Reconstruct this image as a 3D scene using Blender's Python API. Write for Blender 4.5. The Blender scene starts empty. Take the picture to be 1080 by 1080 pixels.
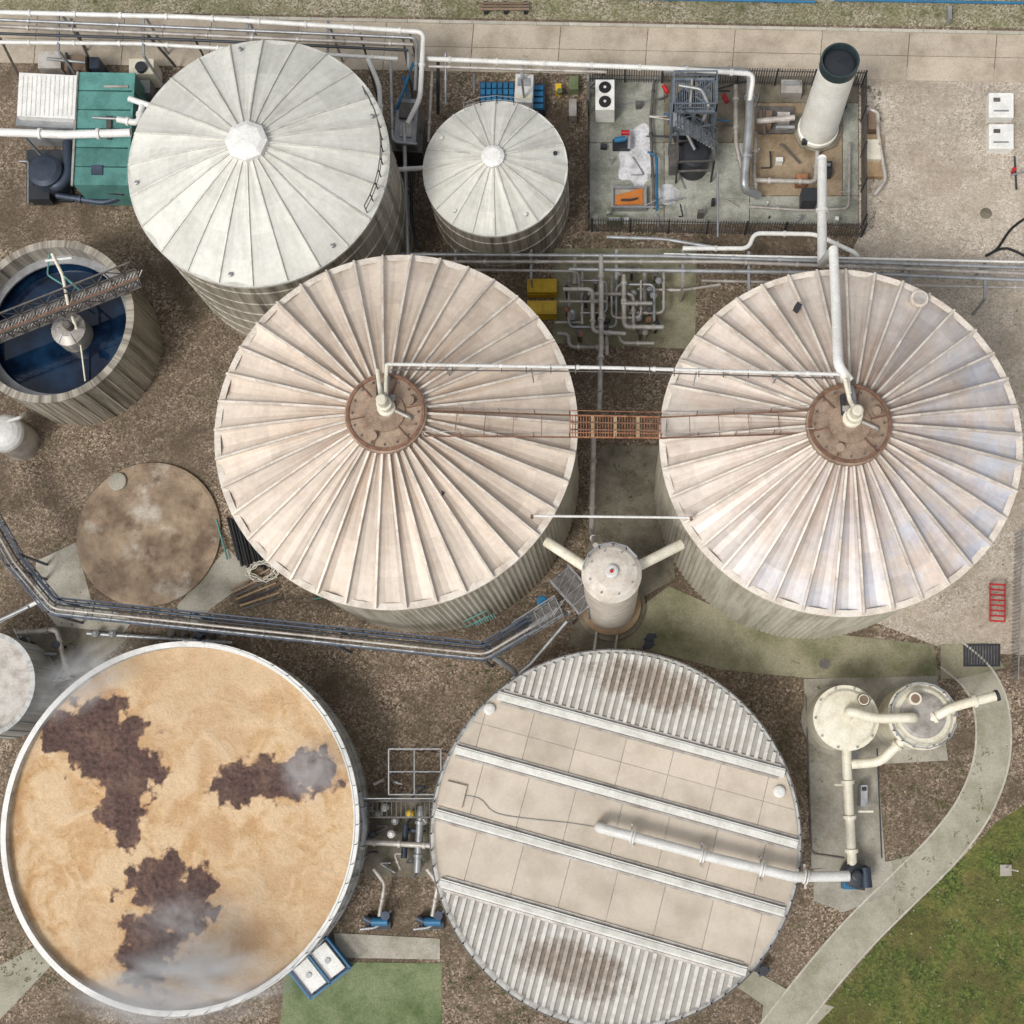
import bpy, math, random
from mathutils import Vector, Matrix, noise
random.seed(7)
R_=random.uniform
# ---------------------------------------------------------------- survey frame
F=1400.0; NX,NY=640.0,820.0; HC=86.0
U=Vector((-(NX-540),(NY-540),F)).normalized()
XW=(Vector((1,0,0))-U*U.x).normalized(); YW=U.cross(XW)
M=Matrix((XW,YW,U))
def S(x,y,h=0.0):
    d=M@Vector((x-540,540-y,-F)); t=(h-HC)/d.z
    return Vector((d.x*t,d.y*t,h))
def L(px,h=0): return px*(HC-h)/F
def col(r,g,b,k=.8):
    f=lambda c:(c/255/12.92 if c<=10 else ((c/255+.055)/1.055)**2.4)
    return (f(r)*k,f(g)*k,f(b)*k,1)
# ---------------------------------------------------------------- materials
class NT:
    def __init__(s,name):
        s.m=bpy.data.materials.new(name); s.m.use_nodes=True
        s.t=s.m.node_tree; s.b=s.t.nodes['Principled BSDF']
        s.tc=s.n('ShaderNodeTexCoord')
    def n(s,t,**k):
        x=s.t.nodes.new(t)
        for a,v in k.items(): setattr(x,a,v)
        return x
    def l(s,a,b): s.t.links.new(a,b)
    def put(s,sock,v):
        if isinstance(v,bpy.types.NodeSocket): s.l(v,sock)
        else: sock.default_value=v
    def math(s,op,a,b=0,c=0,clamp=False):
        x=s.n('ShaderNodeMath',operation=op,use_clamp=clamp)
        s.put(x.inputs[0],a); s.put(x.inputs[1],b); s.put(x.inputs[2],c); return x.outputs[0]
    def vmath(s,op,a,b=(0,0,0)):
        x=s.n('ShaderNodeVectorMath',operation=op); s.put(x.inputs[0],a); s.put(x.inputs[1],b); return x.outputs[0]
    def mix(s,f,a,b,blend='MIX'):
        x=s.n('ShaderNodeMix',data_type='RGBA',blend_type=blend)
        s.put(x.inputs[0],f); s.put(x.inputs[6],a); s.put(x.inputs[7],b); return x.outputs[2]
    def mr(s,v,a,b,c=0.,d=1.):
        x=s.n('ShaderNodeMapRange'); s.put(x.inputs[0],v)
        for i,k in enumerate((a,b,c,d)): s.put(x.inputs[i+1],k)
        return x.outputs[0]
    def scale(s,v,k):
        x=s.n('ShaderNodeVectorMath',operation='SCALE'); s.put(x.inputs[0],v); s.put(x.inputs[3],k); return x.outputs[0]
    def noise(s,scale,det=4,rough=.6,vec=None,dist=0.):
        x=s.n('ShaderNodeTexNoise'); s.l(vec or s.tc.outputs['Object'],x.inputs['Vector'])
        x.inputs['Scale'].default_value=scale; x.inputs['Detail'].default_value=det
        x.inputs['Roughness'].default_value=rough; x.inputs['Distortion'].default_value=dist
        return x.outputs[0]
    def vor(s,scale,vec=None,feature='F1'):
        x=s.n('ShaderNodeTexVoronoi',feature=feature); s.l(vec or s.tc.outputs['Object'],x.inputs['Vector'])
        x.inputs['Scale'].default_value=scale; return x
    def bump(s,h,st,dist=.05):
        x=s.n('ShaderNodeBump'); x.inputs['Strength'].default_value=st; x.inputs['Distance'].default_value=dist
        s.l(h,x.inputs['Height']); s.l(x.outputs[0],s.b.inputs['Normal'])
    def attr(s,n):
        return s.n('ShaderNodeAttribute',attribute_name=n).outputs['Fac']
    def done(s,c,rough=.6,metal=0.):
        s.put(s.b.inputs['Base Color'],c); s.put(s.b.inputs['Roughness'],rough); s.put(s.b.inputs['Metallic'],metal)
        return s.m
def mat(name,c,rough=.55,metal=0.,var=.14,dark=None,ns=1.2,amt=.5,fine=.12,bump=0.,bs=8):
    t=NT(name)
    dark=dark or tuple(x*.45 for x in c[:3])+(1,)
    f=t.mr(t.noise(ns,6,.65),.42,.72,0,amt)
    o=t.mix(f,c,dark)
    k=t.mr(t.attr('var'),0,1,1-var,1+var*.6)
    k2=t.mr(t.noise(9,3,.7),.3,.7,1-fine,1+fine)
    o=t.scale(o,t.math('MULTIPLY',k,k2))
    if bump: t.bump(t.noise(bs,5,.7),bump,.04)
    return t.done(o,rough,metal)
def radial(name,c,dark,wall=False,freq=7,amt=.6,rin=None,rout=10,rust=None,irid=False,rough=.5,lo=.45,hi=.7,zk=.15,v0=.68,v1=1.1):
    t=NT(name); ob=t.tc.outputs['Object']
    sp=t.n('ShaderNodeSeparateXYZ'); t.l(ob,sp.inputs[0])
    cb=t.n('ShaderNodeCombineXYZ'); t.l(sp.outputs[0],cb.inputs[0]); t.l(sp.outputs[1],cb.inputs[1])
    ln=t.n('ShaderNodeVectorMath',operation='LENGTH'); t.l(cb.outputs[0],ln.inputs[0]); r=ln.outputs['Value']
    nm=t.vmath('NORMALIZE',cb.outputs[0])
    sc=t.scale(nm,float(freq))
    zz=t.math('MULTIPLY',sp.outputs[2] if wall else r,zk)
    cz=t.n('ShaderNodeCombineXYZ'); t.l(zz,cz.inputs[2])
    v=t.vmath('ADD',sc,cz.outputs[0])
    st=t.noise(1.0,7,.7,vec=v)
    f=t.mr(st,lo,hi,0,amt)
    if rin is not None:
        g=t.mr(r,rin,rout,1.,.35); f=t.math('MULTIPLY',f,g)
    o=t.mix(f,c,dark)
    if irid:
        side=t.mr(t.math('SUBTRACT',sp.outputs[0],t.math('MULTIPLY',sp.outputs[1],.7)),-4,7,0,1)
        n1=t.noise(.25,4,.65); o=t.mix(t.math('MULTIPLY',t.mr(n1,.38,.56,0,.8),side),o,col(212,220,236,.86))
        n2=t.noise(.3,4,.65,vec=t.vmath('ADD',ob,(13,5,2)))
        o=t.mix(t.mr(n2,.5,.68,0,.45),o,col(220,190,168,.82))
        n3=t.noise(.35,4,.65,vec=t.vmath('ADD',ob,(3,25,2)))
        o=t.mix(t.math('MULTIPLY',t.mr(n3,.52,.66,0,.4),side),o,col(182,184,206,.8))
    if rust:
        g=t.mr(r,rin,rin+6.5,1,0); st2=t.noise(1.7,6,.7,vec=v)
        o=t.mix(t.math('MULTIPLY',g,t.mr(st2,.4,.62,.15,.9)),o,rust)
        gr=t.noise(.45,6,.7,vec=t.vmath('ADD',ob,(4,41,0)))
        o=t.mix(t.mr(gr,.5,.7,0,.35),o,dark)
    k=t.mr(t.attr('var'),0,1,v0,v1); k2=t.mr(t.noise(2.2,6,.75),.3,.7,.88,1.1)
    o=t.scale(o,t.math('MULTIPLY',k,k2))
    t.bump(t.noise(1.2,3,.6),.25,.08)
    return t.done(o,rough)
def gravel(name,cols,big,scale=9,patch=.35,moss=None,mossamt=.6,brown=None):
    t=NT(name)
    v=t.vor(scale); sp=t.n('ShaderNodeSeparateColor'); t.l(v.outputs['Color'],sp.inputs[0])
    rp=t.n('ShaderNodeValToRGB'); t.l(sp.outputs[0],rp.inputs[0])
    e=rp.color_ramp.elements; e[0].position=0; e[0].color=cols[0]; e[1].position=1; e[1].color=cols[-1]
    for i,c in enumerate(cols[1:-1]): 
        q=e.new((i+1)/(len(cols)-1)); q.color=c
    o=t.mix(t.mr(t.noise(patch,6,.65),.4,.66,0,.75),rp.outputs[0],big)
    if moss: o=t.mix(t.mr(t.noise(.6,7,.75,vec=t.vmath('ADD',t.tc.outputs['Object'],(31,7,0))),.5,.66,0,mossamt),o,moss)
    if brown: o=t.mix(t.mr(t.noise(.22,6,.7,vec=t.vmath('ADD',t.tc.outputs['Object'],(71,17,0))),.46,.62,0,.75),o,brown)
    o=t.scale(o,t.math('MULTIPLY',t.mr(t.noise(3.,5,.8),.3,.7,.76,1.2),t.mr(t.noise(.12,4,.6),.35,.65,.85,1.1)))
    t.bump(v.outputs['Distance'],.6,.06)
    return t.done(o,.9)

m_grav=gravel('brown_gravel',[col(80,66,54),col(130,111,92),col(156,136,115),col(208,192,170)],col(124,107,88),10,.3,col(86,86,54),.5,col(96,82,66))
m_lot=gravel('pale_gravel',[col(165,150,132),col(205,190,172),col(218,206,190),col(240,232,220)],col(204,190,171),12,.25,col(158,150,122),.5,col(182,166,146))
m_verge=gravel('verge_gravel',[col(105,100,72),col(146,136,110),col(180,170,145),col(205,198,180)],col(126,124,84),10,.3,col(92,98,50),.7)
m_grass=gravel('lawn_grass',[col(46,62,22),col(70,90,32),col(92,108,42),col(122,128,66)],col(104,106,52),8,.5,col(146,132,78),.6,col(96,86,48))
m_conc=mat('concrete',col(188,182,168),.85,var=.12,dark=col(124,118,98),ns=.5,amt=.8,fine=.16,bump=.2)
m_path=mat('path_concrete',col(184,178,160),.85,var=.08,dark=col(128,130,98),ns=.45,amt=.8,fine=.15,bump=.2)
m_road=mat('road_concrete',col(208,194,174),.85,var=.1,dark=col(154,140,118),ns=.35,amt=.85,fine=.14,bump=.2)
m_green=mat('mossy_concrete',col(162,156,130),.9,var=.08,dark=col(100,104,66),ns=.35,amt=.95,fine=.22,bump=.2)
m_moss=mat('algae_concrete',col(134,144,106),.9,var=.1,dark=col(78,100,52),ns=.45,amt=.95,fine=.25,bump=.3)
m_wet=mat('damp_concrete',col(146,138,120),.8,var=.1,dark=col(84,78,60),ns=.6,amt=.95,fine=.2,bump=.2)
m_tan=mat('tan_stained_concrete',col(178,158,130),.8,var=.1,dark=col(118,94,66),ns=.5,amt=.95,fine=.2)
m_yardgreen=mat('stained_yard_concrete',col(184,184,172),.8,var=.1,dark=col(104,108,90),ns=.45,amt=.95,fine=.22,bump=.2)
m_kerb=mat('kerb_stone',col(208,202,186),.85)
def earth():
    t=NT('dried_sludge'); n=t.noise(.38,7,.7); n2=t.noise(.3,5,.6,vec=t.vmath('ADD',t.tc.outputs['Object'],(5,9,0)))
    o=t.mix(t.mr(n,.4,.62),col(184,162,136),col(122,102,84))
    o=t.mix(t.mr(n2,.54,.66,0,.7),o,col(220,212,198))
    o=t.mix(t.mr(t.noise(.8,6,.7,vec=t.vmath('ADD',t.tc.outputs['Object'],(1,19,0))),.55,.7,0,.6),o,col(94,80,62))
    o=t.scale(o,t.mr(t.noise(6,5,.8),.3,.7,.75,1.2)); t.bump(t.noise(5,5,.7),.6,.05); return t.done(o,.95)
m_earth=earth()
m_white=mat('white_paint',col(240,239,234,.88),.42,dark=col(186,182,168),amt=.4)
m_cream=mat('cream_paint',col(240,234,214,.88),.45,dark=col(190,174,138),amt=.45)
m_rib=mat('rib_metal',col(234,225,212,.88),.45,dark=col(172,150,128),amt=.6,var=.2)
m_ribA=mat('pale_rib',col(230,229,220,.86),.5,dark=col(176,172,158),amt=.6,var=.12)
m_gal=mat('galvanised_steel',col(188,190,192,.8),.4,.45,dark=col(118,116,110),amt=.6,var=.25)
m_gal2=mat('dull_pipe_steel',col(204,198,190,.85),.45,.2,dark=col(122,106,90),amt=.7,var=.25)
m_grey=mat('weathered_grey_steel',col(120,116,112),.6,.3,dark=col(70,58,50),ns=2,amt=.7,var=.3)
m_lat=mat('blue_grey_steel',col(128,138,148),.5,.2,dark=col(74,76,80),ns=2,amt=.6,var=.3)
m_dark=mat('dark_steel',col(64,68,74),.5,.3,amt=.4,var=.3)
m_black=mat('black_rubber',col(32,32,34),.6)
m_nblue=mat('navy_steel',col(74,86,104),.5,.25,dark=col(42,48,58),amt=.6,var=.3)
m_blue=mat('blue_paint',col(44,124,170),.4,dark=col(20,60,95))
m_teal=mat('teal_roof_paint',col(100,160,152),.5,dark=col(66,118,112),ns=.8,amt=.9,var=.3,fine=.16)
m_rust=mat('rusty_steel',col(150,112,90),.8,dark=col(88,62,48),ns=2.5,amt=.9,var=.3)
m_orust=mat('orange_rust',col(168,116,84),.8,dark=col(104,66,46),ns=2.5,amt=.9,var=.3)
m_hub=mat('hub_weathered_steel',col(180,156,134),.7,dark=col(116,90,70),ns=1.2,amt=.95,var=.2,fine=.2)
m_yel=mat('yellow_paint',col(236,196,44),.5,dark=col(160,130,44))
m_red=mat('red_plastic',col(200,40,44),.5)
m_orange=mat('orange_sludge',col(220,134,56),.6,dark=col(160,92,40))
m_brown=mat('brown_machine',col(150,126,104),.6,dark=col(90,72,58),var=.3)
m_wood=mat('weathered_wood',col(188,160,126),.8,dark=col(120,94,70),var=.2)
m_wallB=radial('ribbed_cladding',col(208,202,186,.85),col(138,128,106),wall=True,freq=16,amt=.8,zk=.12,v0=.88)
m_wallC=radial('stained_concrete_wall',col(192,184,168,.85),col(98,89,76),wall=True,freq=14,amt=.95,zk=.1,lo=.42,hi=.64,v0=.88)
m_wallE=radial('pale_tank_wall',col(204,204,200,.85),col(132,128,118),wall=True,freq=14,amt=.85,zk=.15,v0=.88)
m_roofB=radial('digester_roof',col(236,221,204,.88),col(186,161,137),freq=9,amt=.7,rin=2.,rout=11,rust=col(150,114,86),zk=.06,rough=.42)
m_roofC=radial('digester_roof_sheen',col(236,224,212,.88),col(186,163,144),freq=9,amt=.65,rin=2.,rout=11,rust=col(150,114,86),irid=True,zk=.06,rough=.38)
m_roofA=radial('pale_panel_roof',col(230,229,219,.87),col(178,174,158),freq=7,amt=.65,rin=.5,rout=9,zk=.2,v0=.78)
m_flat=mat('roof_panel_tan',col(214,201,183,.86),.6,var=.1,dark=col(176,161,140),ns=.4,amt=.65,fine=.06)
def corr(name,k,a,b,lo,hi,am):
    t=NT(name)
    o=t.mix(t.mr(t.noise(.9,6,.75),.42,.68,0,.6),col(222*k,219*k,211*k,.86),col(184*k,175*k,160*k))
    dn=t.math('ADD',t.attr('dirt'),t.math('MULTIPLY',t.math('SUBTRACT',t.noise(.9,8,.8),.5),1.6))
    o=t.mix(t.mr(dn,lo,hi,0,am),o,t.mix(t.mr(t.noise(3,4,.7),.35,.65),a,b))
    o=t.scale(o,t.mr(t.attr('var'),0,1,.88,1.05))
    return t.done(o,.6)
m_corr=corr('corrugated_roof_trough',.84,col(108,92,80),col(156,138,120),.35,.7,.9)
m_corr2=corr('corrugated_roof_crown',1.03,col(138,122,108),col(176,160,144),.42,.8,.75)
# ---------------------------------------------------------------- mesh builder
COL=bpy.context.scene.collection
class B:
    def __init__(s,name,o=(0,0,0)):
        s.name=name;s.o=Vector(o);s.V=[];s.Fc=[];s.mi=[];s.sm=[];s.va=[];s.ms=[]
    def add(s,vs,fs,m,smooth=False,var=None):
        k=len(s.V); s.V+=[Vector(v) for v in vs]
        if m not in s.ms: s.ms.append(m)
        i=s.ms.index(m); va=random.random() if var is None else var
        for f in fs:
            s.Fc.append([k+j for j in f]); s.mi.append(i); s.sm.append(smooth); s.va.append(va)
    def prism(s,pts,z0,z1,m,var=None,side=None):
        n=len(pts)
        a=sum(pts[i][0]*pts[(i+1)%n][1]-pts[(i+1)%n][0]*pts[i][1] for i in range(n))
        if a<0: pts=pts[::-1]
        vs=[(p[0],p[1],z0) for p in pts]+[(p[0],p[1],z1) for p in pts]
        s.add(vs,[list(range(n,2*n))],m,var=var)
        s.add(vs,[[i,(i+1)%n,n+(i+1)%n,n+i] for i in range(n)],side or m,var=var)
    def q(s,pp,h0,h1,m,var=None,side=None):
        s.prism([S(x,y,h1) for x,y in pp],h0,h1,m,var,side)
    def r(s,x0,y0,x1,y1,h0,h1,m,rot=0,var=None,side=None):
        cx,cy=(x0+x1)/2,(y0+y1)/2; a=math.radians(rot); c_,s_=math.cos(a),math.sin(a)
        pp=[(cx+(x-cx)*c_-(y-cy)*s_,cy+(x-cx)*s_+(y-cy)*c_) for x,y in((x0,y0),(x1,y0),(x1,y1),(x0,y1))]
        s.q(pp,h0,h1,m,var,side)
    def beam(s,a,b,w,h,m,up=(0,0,1)):
        a=Vector(a);b=Vector(b);d=(b-a).normalized();up=Vector(up)
        x=d.cross(up)
        if x.length<.01: x=d.cross(Vector((1,0,0)))
        x.normalize(); y=x.cross(d)
        vs=[p+x*(i*w/2)+y*(j*h/2) for p in(a,b) for i,j in((-1,-1),(1,-1),(1,1),(-1,1))]
        s.add(vs,[(3,2,1,0),(4,5,6,7),(0,1,5,4),(1,2,6,5),(2,3,7,6),(3,0,4,7)],m)
    def pipe(s,pts,r,m,seg=10,fil=0,flange=0,fm=None):
        pts=[Vector(p) for p in pts]
        if fil and len(pts)>2:
            o=[pts[0]]
            for i in range(1,len(pts)-1):
                p=pts[i];a=pts[i-1]-p;b=pts[i+1]-p;k=min(fil,a.length*.45,b.length*.45)
                A=p+a.normalized()*k;C=p+b.normalized()*k
                for t in(0,.25,.5,.75,1): o.append(A*(1-t)**2+p*2*t*(1-t)+C*t*t)
            o.append(pts[-1]); P=o
        else: P=pts
        d=(P[1]-P[0]).normalized(); x=d.orthogonal().normalized(); vs=[];n=len(P)
        for i,p in enumerate(P):
            if i==0: t=P[1]-P[0]
            elif i==n-1: t=P[-1]-P[-2]
            else: t=(P[i]-P[i-1]).normalized()+(P[i+1]-P[i]).normalized()
            if t.length<1e-6: t=P[i]-P[i-1]
            t.normalize(); x=(x-t*x.dot(t)).normalized(); y=t.cross(x)
            k=1
            if 0<i<n-1: 
                cs=(P[i]-P[i-1]).normalized().dot(t); k=1/max(cs,.6)
            for j in range(seg):
                a=2*math.pi*j/seg; vs.append(p+(x*math.cos(a)+y*math.sin(a))*r*(1+(k-1)*.7))
        fs=[(i*seg+j,i*seg+(j+1)%seg,(i+1)*seg+(j+1)%seg,(i+1)*seg+j) for i in range(n-1) for j in range(seg)]
        v=random.random()
        s.add(vs,fs,m,True,v)
        s.add(vs[:seg],[list(range(seg))[::-1]],m,False,v); s.add(vs[-seg:],[list(range(seg))],m,False,v)
        if flange:
            for i in range(len(pts)-1):
                a,b=pts[i],pts[i+1]; Ln=(b-a).length; k=int(Ln/flange)
                for j in range(k):
                    c=a.lerp(b,(j+.5)/k); dd=(b-a).normalized()*min(.06+r*.15,.15)
                    s.pipe([c-dd,c+dd],r*1.38,fm or m,seg)
    def lathe(s,c,prof,m,seg=48,smooth=True,cap=True,zig=0,var=None,a0=0):
        v=random.random() if var is None else var
        for (r0,z0),(r1,z1) in zip(prof[:-1],prof[1:]):
            vs=[]
            for r,z in((r0,z0),(r1,z1)):
                for j in range(seg):
                    a=a0+2*math.pi*j/seg; q=r+(zig if j%2 else 0)
                    vs.append((c[0]+q*math.cos(a),c[1]+q*math.sin(a),z))
            s.add(vs,[(j,(j+1)%seg,seg+(j+1)%seg,seg+j) for j in range(seg)],m,smooth,v)
        if cap and prof[-1][0]>.01:
            r,z=prof[-1]; s.add([(c[0]+r*math.cos(a0+2*math.pi*j/seg),c[1]+r*math.sin(a0+2*math.pi*j/seg),z) for j in range(seg)],[list(range(seg))],m,False,v)
    def dome(s,c,r,z,h,m,seg=32,n=5):
        s.lathe(c,[(r*math.cos(i/n*math.pi/2),z+h*math.sin(i/n*math.pi/2)) for i in range(n+1)],m,seg)
    def rail(s,pts,m,ht=1.1,sp=1.6,r=.03,mid=True):
        for a,b in zip(pts[:-1],pts[1:]):
            a=Vector(a);b=Vector(b);Ln=(b-a).length;k=max(1,int(Ln/sp)); z=Vector((0,0,ht))
            s.beam(a+z,b+z,r*2,r*2,m)
            if mid: s.beam(a+z*.5,b+z*.5,r*1.6,r*1.6,m)
            for j in range(k+1):
                p=a.lerp(b,j/k); s.beam(p,p+z,r*1.8,r*1.8,m)
    def truss(s,a,b,w,h,m,n=8,cw=.09,deck=None,bottom=True):
        a=Vector(a);b=Vector(b);d=(b-a).normalized();x=d.cross(Vector((0,0,1))).normalized()*w/2;z=Vector((0,0,h))
        for sd in(-1,1):
            s.beam(a+x*sd,b+x*sd,cw,cw,m); s.beam(a+x*sd+z,b+x*sd+z,cw,cw,m)
            for i in range(n+1):
                p=a.lerp(b,i/n)+x*sd; s.beam(p,p+z,cw*.7,cw*.7,m)
                if i<n:
                    p2=a.lerp(b,(i+1)/n)+x*sd
                    s.beam(p if i%2 else p+z,p2+z if i%2 else p2,cw*.6,cw*.6,m)
        for i in range(n+1):
            p=a.lerp(b,i/n); s.beam(p-x,p+x,cw*.8,cw*.8,m)
            if bottom and i<n: p2=a.lerp(b,(i+1)/n); s.beam(p-x,p2+x,cw*.5,cw*.5,m)
        if deck: s.beam(a-Vector((0,0,.09)),b-Vector((0,0,.09)),w*.9,.05,deck)
    def finish(s,attr=None):
        me=bpy.data.meshes.new(s.name)
        me.from_pydata([v-s.o for v in s.V],[],s.Fc)
        for m in s.ms: me.materials.append(m)
        me.polygons.foreach_set('material_index',s.mi); me.polygons.foreach_set('use_smooth',s.sm)
        at=me.attributes.new('var','FLOAT','FACE'); at.data.foreach_set('value',s.va)
        if attr:
            for k,fn in attr.items():
                a2=me.attributes.new(k,'FLOAT','POINT'); a2.data.foreach_set('value',[fn(v) for v in s.V])
        me.update()
        ob=bpy.data.objects.new(s.name,me); ob.location=s.o; COL.objects.link(ob); return ob
def sheet(name,pp,z,m,thick=True):
    b=B(name); b.q(pp,-.02 if thick else z-.002,z,m); return b.finish()
# ---------------------------------------------------------------- ground & paving
b=B('ground'); W=900; b.add([(-W,-W,0),(W,-W,0),(W,W,0),(-W,W,0)],[(0,1,2,3)],m_grav); b.finish()
sheet('gravel_yard',[(906,70),(1500,80),(1500,700),(1060,690),(990,682),(880,640),(880,300),(906,250)],.006,m_lot)
sheet('roadside_verge',[(-400,-90),(1600,-60),(1600,40),(450,18),(-400,4)],.006,m_verge)
b=B('service_road')
top=lambda x: 6+(x+400)*.0195
bot=lambda x: 58+(x+400)*.0195
for i in range(22):
    x0=-420+i*92;x1=x0+91.2
    b.q([(x0,top(x0)+2),(x1,top(x1)+2),(x1-2,bot(x1)-26),(x0-2,bot(x0)-26)],-.02,.03,m_road)
    b.q([(x0-2,bot(x0)-25.4),(x1-2,bot(x1)-25.4),(x1-4,bot(x1)),(x0-4,bot(x0))],-.02,.03,m_road)
b.finish()
b=B('road_kerb')
for i in range(60):
    x0=-420+i*34;x1=x0+33.6
    b.q([(x0,top(x0)-2),(x1,top(x1)-2),(x1,top(x1)+1.2),(x0,top(x0)+1.2)],-.02,.12,m_kerb)
b.finish()
b=B('blue_water_main')
b.pipe([S(640,-2,.3),S(860,2,.3)],.09,m_blue); b.pipe([S(880,0,.3),S(1200,5,.3)],.09,m_blue)
b.finish()
b=B('bench_seat')
for i in range(3): b.r(505,2+i*3.2,558,4.2+i*3.2,.42,.47,m_brown)
for x in(510,531,552): b.r(x,1,x+4,12,0,.42,m_dark)
b.finish()
b=B('compound_slab')
for (x0,y0,x1,y1,m) in [(622,80,700,150,m_yardgreen),(622,151,700,236,m_yardgreen),(701,80,790,150,m_wet),(701,151,790,236,m_yardgreen),(791,80,905,108,m_wet),(791,109,888,206,m_tan),(889,109,905,206,m_yardgreen),(791,207,905,236,m_yardgreen)]:
    b.r(x0,y0,x1,y1,-.02,.05,m)
b.finish()
sheet('pipework_slab',[(584,262),(735,262),(733,368),(584,362)],.035,m_green)
sheet('alley_slab',[(634,470),(700,470),(712,610),(660,640),(618,600),(622,540)],.035,m_wet)
sheet('tank_apron',[(676,640),(705,618),(800,660),(985,680),(990,716),(850,715),(760,706),(700,690),(655,680),(640,660)],.045,m_green)
sheet('mossy_apron',[(992,680),(1042,678),(1060,704),(1010,716),(992,716)],.05,m_green)
b=B('drain_cover'); b.r(1016,679,1055,703,-.02,.06,m_dark)
for i in range(12): b.r(1018+i*3,681,1019.4+i*3,701,.06,.075,m_grey)
b.finish()
b=B('curved_footpath')
pts=[(1003,690),(1032,716),(1046,750),(1046,800),(1028,850),(995,895),(950,940),(905,985),(862,1035),(815,1095),(760,1170)]
def spl(P,n=6):
    o=[]
    for i in range(len(P)-1):
        p0=P[max(i-1,0)];p1=P[i];p2=P[i+1];p3=P[min(i+2,len(P)-1)]
        for j in range(n):
            t=j/n; o.append(tuple(.5*((2*p1[k])+(-p0[k]+p2[k])*t+(2*p0[k]-5*p1[k]+4*p2[k]-p3[k])*t*t+(-p0[k]+3*p1[k]-3*p2[k]+p3[k])*t**3) for k in range(2)))
    o.append(P[-1]); return o
sp=[S(x,y,.04) for x,y in spl(pts)]
def off(P,d):
    o=[]
    for i,p in enumerate(P):
        t=(P[min(i+1,len(P)-1)]-P[max(i-1,0)]).normalized(); o.append(p+Vector((-t.y,t.x,0))*d)
    return o
l1,l2=off(sp,1.0),off(sp,-1.0); k1,k2=off(sp,1.12),off(sp,-1.12)
for i in range(len(sp)-1):
    v=R_(.3,.7) if i%3==0 else v
    b.prism([l1[i],l1[i+1],l2[i+1],l2[i]],-.02,.04,m_path,var=v)
    b.prism([k1[i],k1[i+1],l1[i+1],l1[i]],-.02,.07,m_kerb); b.prism([k2[i],k2[i+1],l2[i+1],l2[i]],-.02,.07,m_kerb)
b.finish()
sheet('lawn',[(1500,820),(1085,846),(1050,868),(1012,908),(968,952),(925,995),(880,1048),(838,1105),(780,1190),(1500,1300)],.012,m_grass)
sheet('side_path',[(785,1018),(845,1052),(880,1062),(862,1080),(838,1110),(800,1110),(805,1060),(776,1040)],.03,m_path)
sheet('path_link',[(925,912),(975,898),(960,925),(930,958),(905,940)],.03,m_path)
sheet('filter_slab',[(848,716),(988,713),(1000,802),(926,806),(934,914),(856,916)],.055,m_conc)
sheet('valve_slab',[(858,917),(940,908),(946,940),(890,962),(858,950)],.05,m_conc)
sheet('mossy_slab',[(302,1014),(466,1016),(466,1120),(292,1120)],.035,m_moss)
sheet('loading_slab',[(352,984),(464,990),(464,1012),(356,1010)],.05,m_conc)
sheet('corner_path',[(-60,1040),(0,1018),(38,998),(58,1014),(0,1075),(-60,1130)],.03,m_path)
sheet('concrete_pad',[(38,592),(80,572),(96,632),(140,655),(130,668),(60,660),(36,630)],.03,m_conc)
sheet('concrete_pad',[(186,640),(240,578),(270,608),(222,642),(204,662)],.03,m_conc)
sheet('concrete_pad',[(18,668),(82,655),(140,668),(90,715),(10,740)],.024,m_wet)
sheet('sump_slab',[(612,640),(700,640),(700,676),(640,690),(600,680)],.026,m_wet)
c=S(156,563,.3); b=B('buried_chamber_lid',c)
rr=L(80)
b.lathe(c,[(rr,0),(rr,.25),(rr-.18,.3),(rr*.6,.36),(rr*.25,.42),(.02,.44)],m_earth,72)
b.lathe(S(124,508,.4),[(L(10),.3),(L(10),.5),(L(8.5),.52)],m_conc,20)
b.finish()
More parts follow.
